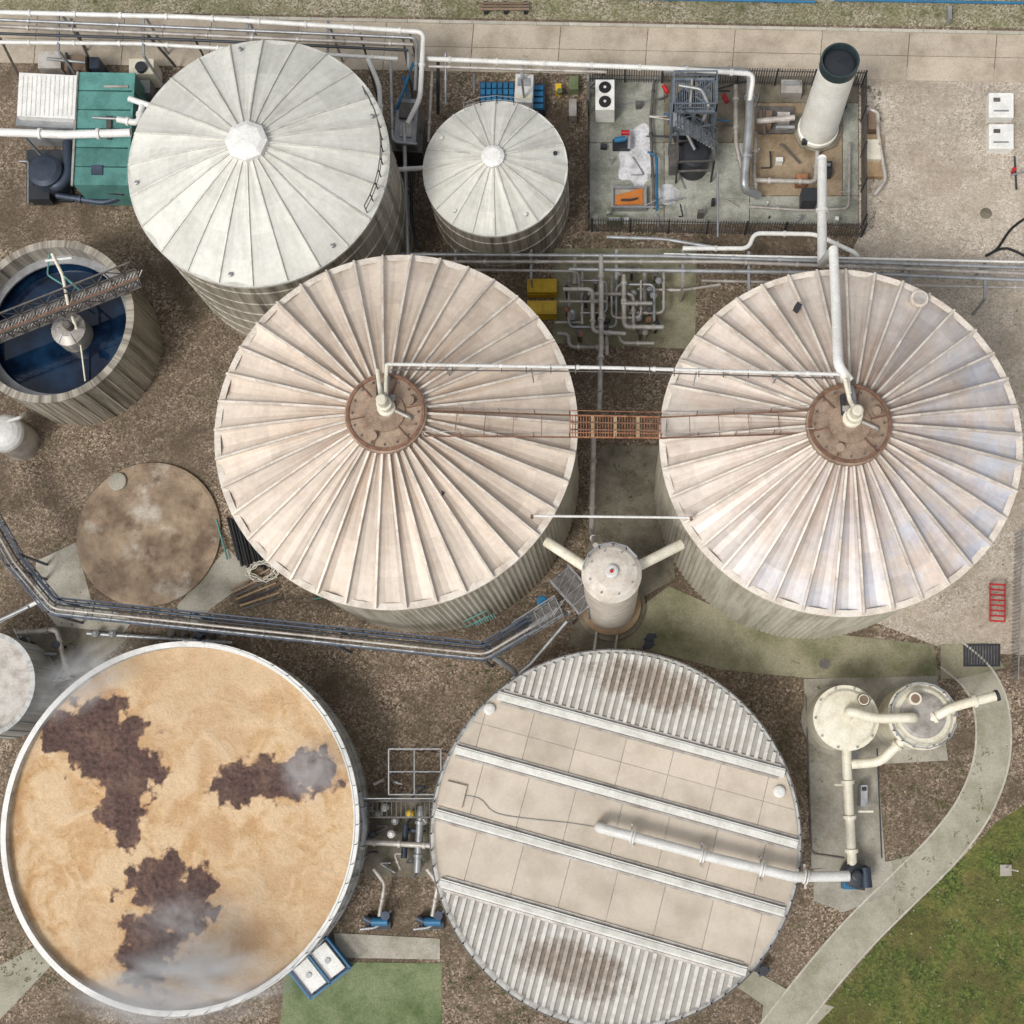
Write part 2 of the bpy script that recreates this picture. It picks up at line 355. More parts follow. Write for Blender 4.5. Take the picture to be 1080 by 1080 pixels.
# ---------------------------------------------------------------- cone roof tanks
def tank(name,cx,cy,rx,h,rise,n,mroof,mrib,mwall,hub=1.2,ribw=.1,ribh=.12,fold=.1,bands=4,zig=0,segw=96,rin=None,shade_grime=.18):
    c=S(cx,cy,h); R=(S(cx+rx,cy,h)-S(cx-rx,cy,h)).length/2
    b=B(name,(c.x,c.y,0))
    b.lathe(c,[(R*.985,0),(R*.985,h-.12)],mwall,segw,not zig,False,zig)
    b.lathe(c,[(R*.985,h-.25),(R*1.006,h-.24),(R*1.006,h-.02),(R*.97,h)],mrib,96,True,False)
    rin=rin or hub*.9
    def pt(a,r,f=0):
        z=h+rise*(1-r/R)+.25*math.sin(math.pi*r/R)*min(1,rise/3)-f*(r/R)
        return (c.x+r*math.cos(a),c.y+r*math.sin(a),z)
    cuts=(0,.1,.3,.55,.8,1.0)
    for i in range(n):
        a0=2*math.pi*i/n;da=2*math.pi/n; pv=random.random()
        f=fold*R_(.5,1.4); fl=random.random()<.25
        for j in range(bands):
            r0=rin+(R*.995-rin)*j/bands;r1=rin+(R*.995-rin)*(j+1)/bands
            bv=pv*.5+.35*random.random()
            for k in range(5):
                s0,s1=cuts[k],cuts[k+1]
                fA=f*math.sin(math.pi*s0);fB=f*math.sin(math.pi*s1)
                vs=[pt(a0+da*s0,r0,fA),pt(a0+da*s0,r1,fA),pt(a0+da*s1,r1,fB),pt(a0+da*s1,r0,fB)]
                g=(-.7,-.28,-.02,.08,.14)[k if not fl else 4-k]*(shade_grime/.18)  # panel tint: rib and fold shading painted in, with dirt along the rib
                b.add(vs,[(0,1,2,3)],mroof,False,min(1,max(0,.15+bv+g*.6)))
        K=4
        for k in range(K):
            ra=rin+(R-rin)*k/K; rb=rin+(R-rin)*(k+1)/K
            z=Vector((0,0,ribh*.4)); b.beam(Vector(pt(a0,ra))+z,Vector(pt(a0,rb))+z,ribw,ribh,mrib)
    return b,c,R,pt
b,c,R,pt=tank('storage_tank',272,170,137,12,2.6,24,m_roofA,m_ribA,m_wallC,1.2,.09,.12,.08,5,segw=128,shade_grime=.12)
hz=12+2.6
b.lathe(c,[(1.28,hz-.35),(1.28,hz+.12),(.95,hz+.3),(.2,hz+.42)],m_white,8,False,var=1)
for i in range(6):
    b.lathe(c,[(R*.985,.9+i*1.9),(R*.985+.06,.92+i*1.9),(R*.985+.06,1.0+i*1.9),(R*.985,1.02+i*1.9)],m_wallC,96,True,False,var=.5)
b.rail([pt(math.radians(a),R*.96) for a in range(-28,34,6)],m_grey,1.0,1.2)
for a in(20,100,190,260,310):
    p=Vector(pt(math.radians(a),R*.93)); b.lathe(p,[(.12,p.z),(.12,p.z+.16),(.08,p.z+.18)],m_gal,12)
b.finish()
b,c,R,pt=tank('small_storage_tank',522,177,76,6.5,1.6,20,m_roofA,m_ribA,m_wallC,.7,.09,.1,.05,3,shade_grime=.12)
b.lathe(c,[(.75,7.8),(.75,8.2),(.5,8.35)],m_white,12,False,var=1)
for i in range(3): b.lathe(c,[(R*.985,1.2+i*1.9),(R*.985+.07,1.22+i*1.9),(R*.985+.07,1.32+i*1.9),(R*.985,1.34+i*1.9)],m_wallC,64,True,False,var=.5)
b.rail([pt(math.radians(a),R*.96) for a in range(60,130,14)],m_gal,1.0,1.2,.02)
for a in(10,150,230,300):
    p=Vector(pt(math.radians(a),R*.85)); b.lathe(p,[(.13,p.z),(.13,p.z+.16)],m_dark if a==10 else m_white,12)
b.finish()
HB=14.0
def digester(cx,cy,mroof,seed):
    random.seed(seed)
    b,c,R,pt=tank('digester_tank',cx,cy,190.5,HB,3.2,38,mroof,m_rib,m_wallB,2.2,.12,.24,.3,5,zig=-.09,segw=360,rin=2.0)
    z=HB+3.2
    b.lathe(c,[(2.25,z-.45),(2.25,z-.1),(2.15,z-.04),(.3,z+.02)],m_hub,40)
    b.lathe(c,[(2.15,z-.04),(2.15,z+.06),(2.0,z+.06),(2.0,z-.02)],m_rust,40,cap=False)
    b.lathe(c,[(1.1,z),(1.1,z+.12),(.95,z+.12)],m_hub,24)
    for k in range(16):
        a=k*math.pi/8; p=c+Vector((1.8*math.cos(a),1.8*math.sin(a),0)); b.lathe(p,[(.06,z-.06),(.06,z+.06)],m_grey,6)
    for k in range(6):
        a=k*math.pi/3+.2; b.beam(c+Vector((1.1*math.cos(a),1.1*math.sin(a),3.22)),c+Vector((2.0*math.cos(a),2.0*math.sin(a),3.2)),.06,.1,m_rust)
    for a in(.4,4.3):
        p=c+Vector((1.5*math.cos(a),1.5*math.sin(a),0)); b.lathe(p,[(.2,z-.04),(.2,z+.25),(.24,z+.25),(.24,z+.33)],m_hub,14)
    m=c+Vector((.1,.2,0))
    b.lathe(m,[(.5,z),(.5,z+.35),(.34,z+.4),(.34,z+1.0),(.42,z+1.0),(.42,z+1.1),(.3,z+1.15),(.3,z+1.9),(.22,z+2.0)],m_cream,20)
    b.pipe([m+Vector((0,.3,3.9)),m+Vector((0,1.0,3.9)),m+Vector((0,1.7,3.4))],.19,m_gal,12)
    b.pipe([m+Vector((-.4,1.9,4.2)),m+Vector((-.2,.6,4.3)),m+Vector((0,.1,4.9))],.12,m_cream,10,.3)
    b.pipe([m+Vector((.5,-.2,3.5)),m+Vector((1.3,-.6,3.5)),m+Vector((1.3,-.6,3.1))],.1,m_gal2,10,.2)
    b.beam(m+Vector((-.5,.5,3.5)),m+Vector((.5,.5,3.5)),.3,.3,m_gal2)
    b.beam(m+Vector((-.45,.2,3.4)),m+Vector((-.45,1.3,3.4)),.2,.3,m_dark)
    b.finish(); return c,R,pt
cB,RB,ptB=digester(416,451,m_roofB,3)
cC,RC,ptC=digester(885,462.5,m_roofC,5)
random.seed(11)
c=S(971,313,15); b=B('roof_hatch'); b.lathe(c,[(.5,14.2),(.5,14.75),(.45,14.8)],m_rib,24); b.lathe(c,[(.36,14.8),(.36,14.84)],m_gal2,24); b.finish()
b=B('roof_inspection_hatch')
for x,y in((465,520),(842,322),(858,533)): b.r(x-3,y-3,x+3,y+3,15,15.75,m_dark,35)
b.r(392,518,400,526,15,15.7,m_gal2,45); b.finish()
# ---------------------------------------------------------------- walkway between digesters
zt=HB+3.3
b=B('rusty_walkway_bridge')
a0=S(452,433,zt-.3);a1=S(601,438,HB+.9);a2=S(697,440,HB+.9);a3=S(852,433,zt-.3)
d0=S(448,460,zt-.5);d1=S(601,461,HB+.9);d2=S(697,462,HB+.9);d3=S(856,457,zt-.5)
for P in((a0,a1,a2,a3),(d0,d1,d2,d3)):
    for kk,(p,q) in enumerate(zip(P[:-1],P[1:])):
        mm=m_orust if kk==1 else m_rust
        b.beam(p,q,.07,.1,mm); b.beam(p+Vector((0,0,1)),q+Vector((0,0,1)),.035,.035,m_gal2 if kk!=1 else mm)
        n=int((q-p).length/1.8)
        for i in range(n+1): e=p.lerp(q,i/n); b.beam(e,e+Vector((0,0,1)),.04,.04,mm)
for i in range(34):
    b.beam(a1.lerp(a2,i/33),d1.lerp(d2,i/33),.05,.05,m_orust)
for t in(.25,.5,.75): b.beam(a1.lerp(a2,t)+Vector((0,0,.02)),d1.lerp(d2,t)+Vector((0,0,.02)),.18,.1,m_wood)
b.beam(a1.lerp(d1,.33)+Vector((0,0,.07)),a2.lerp(d2,.33)+Vector((0,0,.07)),.07,.06,m_rust);b.beam(a1.lerp(d1,.66)+Vector((0,0,.07)),a2.lerp(d2,.66)+Vector((0,0,.07)),.07,.06,m_rust)
for A_,D_,A2,D2 in((a0,d0,a1,d1),(a3,d3,a2,d2)):
    for i in range(1,5): b.beam(A_.lerp(A2,i/5),D_.lerp(D2,i/5),.035,.035,m_rust)
b.finish()
b=B('gas_pipe')
b.pipe([S(408,384,zt+.6),S(650,388,zt+.4),S(893,395,zt+.6)],.1,m_white,10,0,3.2)
b.pipe([S(408,384,zt+.6),S(407,400,zt+.6),S(407,415,zt+1)],.11,m_cream,10,.3)
b.pipe([S(893,395,zt+.6),S(896,415,zt+1)],.11,m_cream,10,.3)
b.pipe([S(412,390,zt+.3),S(650,392,zt+.1),S(880,399,zt+.3)],.04,m_grey,8)
for x in range(425,880,26): 
    p=S(x,384+(x-408)*.0227,zt+.5); b.beam(p-Vector((0,.3,0)),p+Vector((0,.15,0)),.05,.1,m_grey)
for x,y in((470,386),(560,387),(735,390),(820,393)):
    p=S(x,y,zt+.5); b.beam(p,Vector((p.x,p.y,HB+1.0)),.07,.07,m_gal)
b.finish()
b=B('gas_pipe')
b.pipe([S(559,544,HB+1),S(732,546,HB+1)],.07,m_white,8); b.beam(S(561,546,HB+.4),S(561,544,HB+1.1),.15,.15,m_rust); b.beam(S(729,548,HB+.4),S(729,546,HB+1.1),.15,.15,m_rust)
b.finish()
b=B('gas_riser_pipe')
b.pipe([S(867,168,7),S(867,278,7)],.3,m_white,14,0,3.5)
b.pipe([S(867,168,7),S(866,180,.5)],.3,m_white,14)
b.pipe([S(879,264,HB+1.2),S(882,330,HB+2.2),S(884,386,zt+.6),S(896,402,zt+.4)],.27,m_white,14,.6,4.2)
b.pipe([S(879,264,HB+1.2),S(867,278,7)],.27,m_white,14)
b.finish()
# ---------------------------------------------------------------- separator column
c=S(645,603,15); rr=L(30.5,15)
b=B('separator_column',(c.x,c.y,0))
b.lathe(c,[(rr*1.02,.8),(rr*1.02,14.2),(rr*1.06,14.25),(rr*1.06,14.4),(rr*.9,14.65),(rr*.55,14.85),(.25,14.9)],m_rib,40)
b.lathe(c,[(rr*1.45,0),(rr*1.45,.35),(rr*1.2,.4)],m_wet,40); b.lathe(c,[(rr*1.25,.4),(rr*1.25,.75),(rr,.8)],m_wood,40)
b.lathe(c,[(.36,14.85),(.36,15.15),(.26,15.2)],m_white,16); b.lathe(c,[(.1,15.2),(.1,15.35)],m_red,10)
for k in range(8):
    a=k*math.pi/4+.3; p=c+Vector((rr*.8*math.cos(a),rr*.8*math.sin(a),0)); b.lathe(p,[(.05,14.6),(.05,14.85)],m_gal,6)
b.rail([c+Vector((rr*math.cos(a*.5),rr*math.sin(a*.5),-.6)) for a in range(1,7)],m_gal,1.,.9)
b.pipe([c+Vector((-rr*.9,.5,-1.6)),S(576,571,HB-1.2)],.3,m_cream,14,0,3)
b.pipe([c+Vector((rr*.9,.5,-1.6)),S(719,574,HB-1.2)],.3,m_cream,14,0,3)
for x in(8,-14): b.pipe([S(645+x,575,8),S(645+x,655,.5),S(640+x,690,.5)],.1,m_gal2,8,.3)
b.finish()
b=B('access_stairs')
b.truss(S(590,606,7),S(620,640,7),1.4,1.1,m_gal,4,.06,m_grey)
b.truss(S(590,640,7),S(545,668,3.5),1.2,1.0,m_gal,6,.06,m_grey)
for i in range(14):
    p=S(590,640,7).lerp(S(545,668,3.5),i/13); b.beam(p-Vector((.35,.5,0)),p+Vector((.35,.5,0)),.06,.04,m_gal)
for x,y in((590,606),(620,640),(600,645)): q=S(x,y,7); b.beam(q,(q.x,q.y,0),.12,.12,m_gal)
b.finish()
# ---------------------------------------------------------------- open sludge tank
c=S(53,338,5.8); R=L(96,5.8)
b=B('open_sludge_tank',(c.x,c.y,0))
b.lathe(c,[(R,0),(R,5.6),(R+.08,5.62),(R+.08,5.8),(R-.42,5.8)],m_wallC,96,cap=False)
b.lathe(c,[(R-.42,5.8),(R-.42,2.6)],m_wallC,96,cap=False)
for k in range(40):
    a=2*math.pi*k/40; p=c+Vector((R*math.cos(a),R*math.sin(a),0)); b.beam((p.x,p.y,0),(p.x,p.y,5.55),.1,.12,m_wallC)
t=NT('dark_liquid'); m_liq=t.done(t.mix(t.mr(t.noise(.5,5,.6),.4,.65),(.003,.008,.022,1),(.008,.03,.07,1)),.06); t.bump(t.noise(2,3,.6),.08,.03)
b.lathe(c,[(R-.41,3.6),(.02,3.6)],m_liq,64,cap=False)
b.lathe(c,[(R-.42,4.35),(R-.95,4.35),(R-.95,4.2)],m_gal,96,cap=False)
b.lathe(S(72,347,5),[(1.15,3.3),(1.15,5.0),(1.05,5.05),(.6,5.25)],m_gal2,28)
for k in range(6): a=k*1.047; q=S(72,347,5); b.beam(q+Vector((.5*math.cos(a),.5*math.sin(a),.3)),q+Vector((1.12*math.cos(a),1.12*math.sin(a),.08)),.07,.07,m_gal)
b.lathe(S(30,412,5),[(.12,3.5),(.12,3.75),(.05,3.8)],m_white,12)
b.finish()
b=B('tank_gantry_bridge')
A=S(-70,378,6.4);D=S(146,293,6.4)
b.truss(A,D,1.35,1.1,m_grey,16,.09,m_grey)
b.beam(A+Vector((0,0,.02)),D+Vector((0,0,.02)),.14,.08,m_rust)
for i in range(60): 
    p=A.lerp(D,i/59); b.beam(p+Vector((-.2,-.55,-.03)),p+Vector((.2,.55,-.03)),.06,.04,m_gal2)
q=S(74,345,6.4); b.lathe(q,[(.3,6.4),(.3,7.0),(.2,7.1)],m_grey,16)
b.pipe([S(55,268,6.5),S(66,290,6.8),S(72,322,6.4),S(82,350,5)],.11,m_cream,10,.3); b.pipe([S(66,290,6.8),S(84,306,6.3)],.08,m_teal,8)
b.pipe([S(48,275,6.5),S(76,272,6.5)],.09,m_white,8); b.pipe([S(52,268,6.4),S(50,290,6.4),S(66,300,6.4)],.06,m_teal,8,.2)
b.pipe([S(84,355,4.5),S(90,402,4)],.06,m_cream,8)
b.finish()
# ---------------------------------------------------------------- foam tank
HE=4.6
c=S(188,869,HE); R=(S(375,870,HE)-S(1,870,HE)).length/2
b=B('foam_aeration_tank',(c.x,c.y,0))
b.lathe(c,[(R-.05,0),(R-.05,HE-.3)],m_wallE,128,cap=False)
b.lathe(c,[(R-.05,HE-.3),(R+.12,HE-.28),(R+.12,HE),(R-.22,HE)],m_white,128,cap=False)
b.lathe(c,[(R-.22,HE),(R-.22,HE-1.6)],m_wallE,128,cap=False)
for k in range(64):
    a=2*math.pi*k/64; p=c+Vector(((R+.0)*math.cos(a),(R+.0)*math.sin(a),0)); b.beam((p.x,p.y,0),(p.x,p.y,HE-.3),.08,.1,m_wallE)
for z in(1.3,2.8): b.lathe(c,[(R-.04,z),(R+.05,z+.02),(R+.05,z+.12),(R-.04,z+.14)],m_wallE,128,cap=False)
b.rail([c+Vector(((R+.05)*math.cos(math.radians(a)),(R+.05)*math.sin(math.radians(a)),0)) for a in range(-90,91,6)],m_gal,.9,2,.02,False)
b.finish()
zf=HE-.55; N=280; RF=R-.2
blobs=[((108,785),50,38),((70,776),32,28),((135,815),38,34),((100,755),40,22),((128,850),28,30),((285,822),60,24),((325,812),36,24),((248,828),30,22),((170,935),36,34),((188,955),38,42),((158,1000),32,46),((208,935),22,24),((134,880),15,20)]
bl=[]
for (x,y),rx,ry in blobs:
    p=S(x,y,zf); bl.append((p.x,p.y,L(rx,zf),L(ry,zf)))
V=[];idx={};dk=[];fr=[]
def fb(x,y,s,o=4,z=0):
    v=0;a=1;k=0
    for i in range(o):
        v+=a*noise.noise(Vector((x*s,y*s,z+i*3.1)));k+=a;a*=.55;s*=2.1
    return v/k
for j in range(N+1):
    for i in range(N+1):
        x=-RF+2*RF*i/N;y=-RF+2*RF*j/N;rr=math.hypot(x,y)
        if rr>RF*1.008: continue
        if rr>RF: x*=RF/rr;y*=RF/rr
        X=c.x+x;Y=c.y+y
        w=fb(x,y,1.1,5)*1.9; w2=fb(x,y,.4,3,9)*.9
        d=min(math.hypot((X-q[0])/q[2],(Y-q[1])/q[3]) for q in bl)
        f=1-d+w*.55+w2*.4
        f=max(0,min(1,f*1.7+.34))
        wx=fb(x,y,.3,2,5)*2.2; wy=fb(x,y,.3,2,7)*2.2
        sw=fb(x+wx,y+wy,.55,5,2)
        idx[(i,j)]=len(V); V.append((x,y,zf+sw*.12+f*.03+ f*fb(x,y,3,3,4)*.14)); dk.append(f); fr.append(sw+.5)
Fs=[(idx[(i,j)],idx[(i+1,j)],idx[(i+1,j+1)],idx[(i,j+1)]) for j in range(N) for i in range(N) if all(k in idx for k in((i,j),(i+1,j),(i+1,j+1),(i,j+1)))]
me=bpy.data.meshes.new('foam'); me.from_pydata(V,[],Fs)
for nm,dd in(('dark',dk),('swirl',fr)):
    a=me.attributes.new(nm,'FLOAT','POINT'); a.data.foreach_set('value',dd)
me.polygons.foreach_set('use_smooth',[True]*len(Fs))
t=NT('foam'); sw=t.attr('swirl'); dkk=t.attr('dark'); ob=t.tc.outputs['Object']
n1=t.noise(1.6,9,.78,dist=.8); n2=t.noise(7,6,.75); n3=t.noise(.35,5,.65,dist=1.5)
a=t.mix(t.mr(n1,.35,.65),col(206,160,110,.9),col(236,202,154,.9))
a=t.mix(t.mr(sw,.45,.68,0,.6),a,col(240,214,176,.9))
a=t.mix(t.mr(sw,.5,.25,0,.5),a,col(196,146,94,.9))
a=t.mix(t.mr(n3,.5,.62,0,.4),a,col(234,204,164,.9))
a=t.mix(t.mr(t.noise(.14,3,.5),.45,.65,0,.5),a,col(216,186,150,.9))
fleck=t.math('MULTIPLY',t.mr(n2,.58,.68),t.mr(t.noise(.3,4,.6,vec=t.vmath('ADD',ob,(9,3,0))),.5,.6))
a=t.mix(t.math('MULTIPLY',fleck,.6),a,col(124,88,54))
ln=t.n('ShaderNodeVectorMath',operation='LENGTH'); t.l(t.vmath('ADD',ob,(-.9,-2.6,0)),ln.inputs[0])
zone=t.mr(t.math('ADD',ln.outputs['Value'],t.math('MULTIPLY',n1,2.)),4.4,1.8,0,1)
a=t.mix(t.math('MULTIPLY',zone,t.mr(n2,.4,.55)),a,col(146,104,62))
dn=t.math('ADD',dkk,t.math('MULTIPLY',t.math('SUBTRACT',t.noise(2.4,8,.8),.5),1.0))
dc=t.mix(t.mr(t.noise(4,6,.8),.35,.65),col(62,42,40),col(122,90,78))
dc=t.mix(t.mr(t.noise(.7,5,.7),.48,.66,0,.6),dc,col(146,114,96))
edge=t.mix(t.mr(dn,.28,.5,0,.65),a,col(164,122,88))
o=t.mix(t.mr(dn,.42,.64),edge,dc)
o=t.scale(o,t.mr(n2,.3,.7,.84,1.12))
t.bump(t.math('ADD',n1,t.math('MULTIPLY',n2,.5)),.8,.14)
me.materials.append(t.done(o,.5))
ob=bpy.data.objects.new('foam_surface',me); ob.location=(c.x,c.y,0); COL.objects.link(ob)
def steam(x,y,rx,ry,h,dens,rz=1.7,rot=0,seed=0,lo=.42,hi=.68):
    q=S(x,y,h); me=bpy.data.meshes.new('steam')
    vs=[];fs=[];a,bb=16,10
    for i in range(bb+1):
        for j in range(a):
            th=math.pi*i/bb;ph=2*math.pi*j/a; vs.append((math.sin(th)*math.cos(ph),math.sin(th)*math.sin(ph),math.cos(th)))
    for i in range(bb):
        for j in range(a): fs.append((i*a+j,(i+1)*a+j,(i+1)*a+(j+1)%a,i*a+(j+1)%a))
    me.from_pydata(vs,[],fs)
    m=bpy.data.materials.new('steam_vapour'); m.use_nodes=True; nt=m.node_tree; nt.nodes.clear()
    out=nt.nodes.new('ShaderNodeOutputMaterial'); pv=nt.nodes.new('ShaderNodeVolumeScatter'); nt.links.new(pv.outputs[0],out.inputs['Volume'])
    pv.inputs['Color'].default_value=(1,1,.99,1); pv.inputs['Anisotropy'].default_value=-.55
    tc=nt.nodes.new('ShaderNodeTexCoord'); ln=nt.nodes.new('ShaderNodeVectorMath'); ln.operation='LENGTH'; nt.links.new(tc.outputs['Object'],ln.inputs[0])
    mp=nt.nodes.new('ShaderNodeMapRange'); nt.links.new(ln.outputs['Value'],mp.inputs[0]); mp.inputs[1].default_value=.1; mp.inputs[2].default_value=1; mp.inputs[3].default_value=1; mp.inputs[4].default_value=0
    mp.interpolation_type='SMOOTHSTEP'
    ns=nt.nodes.new('ShaderNodeTexNoise'); ns.inputs['Scale'].default_value=1.9; ns.inputs['Detail'].default_value=4; ns.inputs['Distortion'].default_value=1.2
    ad=nt.nodes.new('ShaderNodeVectorMath'); ad.operation='ADD'; ad.inputs[1].default_value=(seed*3.7,seed*1.3,seed); nt.links.new(tc.outputs['Object'],ad.inputs[0]); nt.links.new(ad.outputs[0],ns.inputs['Vector'])
    m2=nt.nodes.new('ShaderNodeMapRange'); nt.links.new(ns.outputs[0],m2.inputs[0]); m2.inputs[1].default_value=lo; m2.inputs[2].default_value=hi; m2.inputs[3].default_value=0; m2.inputs[4].default_value=dens
    mm=nt.nodes.new('ShaderNodeMath'); mm.operation='MULTIPLY'; nt.links.new(mp.outputs[0],mm.inputs[0]); nt.links.new(m2.outputs[0],mm.inputs[1]); nt.links.new(mm.outputs[0],pv.inputs['Density'])
    me.materials.append(m); o=bpy.data.objects.new('steam_cloud',me); o.location=q; o.scale=(L(rx,h),L(ry,h),rz); o.rotation_euler=(0,0,math.radians(rot)); COL.objects.link(o)
steam(190,1042,135,50,6.8,1.7,2.2,4,1,.38)
steam(330,812,44,40,6.2,.9,1.5,20,2,.4)
steam(85,718,85,42,6.2,.9,1.6,30,3)
steam(205,975,80,50,6.2,.55,1.7,0,4)
# ---------------------------------------------------------------- covered flat tank
HF=5.2
c=S(647.5,880,HF); R=(S(842,880,HF)-S(453,880,HF)).length/2
b=B('covered_flat_tank',(c.x,c.y,0))
b.lathe(c,[(R-.1,0),(R-.1,HF-.3),(R+.05,HF-.28),(R+.05,HF-.1),(R-.12,HF-.1)],m_wallE,128,cap=True)
ang=math.atan2(*(lambda d:(d.y,d.x))(S(838,890,HF)-S(478,790,HF)))
u=Vector((math.cos(ang),math.sin(ang),0)); v_=Vector((-u.y,u.x,0))
Rp=R-.14
circ=[(Rp*math.cos(2*math.pi*i/96),Rp*math.sin(2*math.pi*i/96)) for i in range(96)]
def clip(poly,a,b_,d):
    o=[]
    for i in range(len(poly)):
        p=poly[i];q=poly[(i+1)%len(poly)];fp=a*p[0]+b_*p[1]-d;fq=a*q[0]+b_*q[1]-d
        if fp<=0: o.append(p)
        if fp*fq<0: t_=fp/(fp-fq); o.append((p[0]+(q[0]-p[0])*t_,p[1]+(q[1]-p[1])*t_))
    return o
def cell(u0,u1,v0,v1,z0,z1,m,var=None):
    p=clip(clip(clip(clip(circ,-1,0,-u0),1,0,u1),0,-1,-v0),0,1,v1)
    if len(p)<3: return
    b.prism([c+u*x+v_*y for x,y in p],z0,z1,m,var)
vb=[(S(648,y,HF)-c).dot(v_) for y in(767,837,911,984)]
vs=sorted(vb)
z0=HF-.1
for k,(lo,hi) in enumerate(zip(vs[:-1],vs[1:])):
    x=-Rp-(.7*k)
    mid=(lo+hi)/2
    while x<Rp:
        for (a1_,a2_) in ((lo,mid-.01),(mid+.01,hi)) if k==2 else ((lo,hi),):
            cell(x+.016,x+2.85,a1_,a2_,z0,z0+.07+R_(0,.01),m_flat)
        x+=2.87
def ubeam(vv,dv,zc,w,h,m):
    hl=math.sqrt(Rp**2-(abs(vv)+abs(dv))**2)-.05
    a_=c+u*-hl+v_*(vv+dv); e_=c+u*hl+v_*(vv+dv); a_.z=e_.z=zc
    b.beam(a_,e_,w,h,m)
for vv in vs:
    ubeam(vv,0,z0+.2,.52,.3,m_white); ubeam(vv,0,z0+.385,.3,.05,m_ribA)
    ubeam(vv,.38,z0+.11,.14,.1,m_gal2); ubeam(vv,-.38,z0+.11,.14,.1,m_gal2)
for sgn,vv in((1,vs[-1]),(-1,vs[0])):
    lo,hi=(vv+.45,Rp) if sgn>0 else (-Rp,vv-.45)
    x=-Rp
    while x<Rp:
        yy=lo
        while yy<hi:
            cell(x,x+.9,yy,min(hi,yy+.7),z0,z0+.03,m_corr,.4); yy+=.7
        x+=.9
    x=-Rp+.2
    while x<Rp:
        hl=Rp**2-x*x
        if hl>vv*vv:
            e=math.sqrt(hl)-.05; p=c+u*x; p.z=0
            y0=vv+.45*sgn; y1=e*sgn
            if abs(y1)>abs(y0):
                K=14
                for i in range(K):
                    b.beam(p+v_*(y0+(y1-y0)*i/K)+Vector((0,0,z0+.1)),p+v_*(y0+(y1-y0)*(i+1)/K)+Vector((0,0,z0+.1)),.22,.16,m_corr2)
        x+=.5
def dirt(v):
    d=0
    for (x,y,rx,ry) in((685,722,100,36),(606,1022,88,38)):
        q=S(x,y,HF); w=v-q; a=w.dot(u)/L(rx,HF); e=w.dot(v_)/L(ry,HF); d=max(d,1-math.hypot(a,e)**2)
    return max(0,d)*.9
b.rail([c+Vector(((R+.02)*math.cos(math.radians(a)),(R+.02)*math.sin(math.radians(a)),-.1)) for a in range(0,361,5)],m_grey,.55,1.5,.035,False)
for x,y in((516,748),(822,835)): q=S(x,y,HF+.2); b.lathe(q,[(.34,HF-.1),(.34,HF+.2),(.2,HF+.26)],m_white,16)
b.r(468,826,490,850,HF-.05,HF+.2,m_flat,14)
cw=[S(x,y,HF+.02) for x,y in spl([(478,838),(505,842),(520,856),(545,862),(600,868),(632,873)],4)]
b.pipe(cw,.025,m_gal,6)
b.finish({'dirt':dirt})
b=B('odour_extraction_pipe')
zf2=HF+1.3
P=[S(632,873,zf2),S(741,902,zf2),S(838,925,zf2),S(895,924,zf2-.6)]
b.pipe([P[0]+Vector((0,0,-1.2)),P[0],P[1],P[2],P[3]],.3,m_white,16,.3,0)
for (x,y) in((667,882),(741,902),(804,917),(850,925)):
    q=S(x,y,zf2); dd=(P[1]-P[0]).normalized()*.08
    b.pipe([q-dd*1.6,q-dd*.4],.42,m_white,16); b.pipe([q+dd*.4,q+dd*1.6],.42,m_white,16)
    b.beam(q-Vector((0,.7,.45)),q+Vector((0,.7,-.45)),.12,.12,m_gal2); b.beam(q-Vector((0,.6,.4)),q-Vector((0,.6,1.3)),.1,.1,m_gal); b.beam(q-Vector((0,-.6,.4)),q-Vector((0,-.6,1.3)),.1,.1,m_gal)
b.finish()
b=B('extraction_fan')
q=S(904,924,2.2)
b.lathe(q,[(.75,.4),(.75,1.6),(.6,1.7),(.3,1.75),(.3,2.2),(.18,2.25)],m_dark,24)
b.r(894,912,914,938,.1,.9,m_dark,8); b.pipe([S(912,915,1.6),S(914,936,1.6)],.35,m_nblue,14); b.r(890,930,902,938,.1,1.2,m_blue)
b.finish()
# ---------------------------------------------------------------- carbon filter vessels
def vessel(x,y,r,h,col2):
    c=S(x,y,h); R=L(r,h); b=B('carbon_filter_vessel',(c.x,c.y,0))
    b.lathe(c,[(R,0.1),(R,h-.35),(R*1.05,h-.34),(R*1.05,h-.2),(R*.95,h-.18),(R*.85,h),(R*.3,h+.12)],m_cream,36)
    b.lathe(c,[(R*1.15,0),(R*1.15,.12),(R,.14)],m_conc,36)
    if col2:
        b.lathe(c,[(R*.7,h+.03),(R*.7,h+.16),(R*.6,h+.2)],m_gal2,28)
        b.rail([c+Vector((R*1.0*math.cos(a*.4),R*1.0*math.sin(a*.4),-.2)) for a in range(16)],m_gal,.7,1)
    for k in range(10):
        a=k*.628; p=c+Vector((R*.98*math.cos(a),R*.98*math.sin(a),0)); b.lathe(p,[(.07,h-.2),(.07,h-.05)],m_gal,6)
    b.finish(); return c
vessel(893,757,32,4,False); vessel(973,755,33,4,True)
b=B('cream_duct')
z=4.8
b.pipe([S(895,755,4.1),S(895,750,z),S(925,758,z),S(962,757,z),S(964,757,4.1)],.3,m_cream,14,.5,2.5)
b.lathe(S(965,737,5),[(.33,4),(.33,5),(.38,5),(.38,5.1)],m_cream,16); b.lathe(S(911,738,5),[(.33,4),(.33,5),(.38,5)],m_cream,16)
for x,y,zz in((965,737,5.13),(911,738,5.03)): b.lathe(S(x,y,5),[(.26,zz-.02),(.26,zz)],m_brown,16)
b.pipe([S(1050,734,4.6),S(1006,745,4.4),S(965,768,3.6),S(928,804,2.4),S(898,806,2.2)],.29,m_cream,14,.6,2.4)
b.pipe([S(1050,734,4.6),S(1053,733,4.6)],.34,m_dark,14)
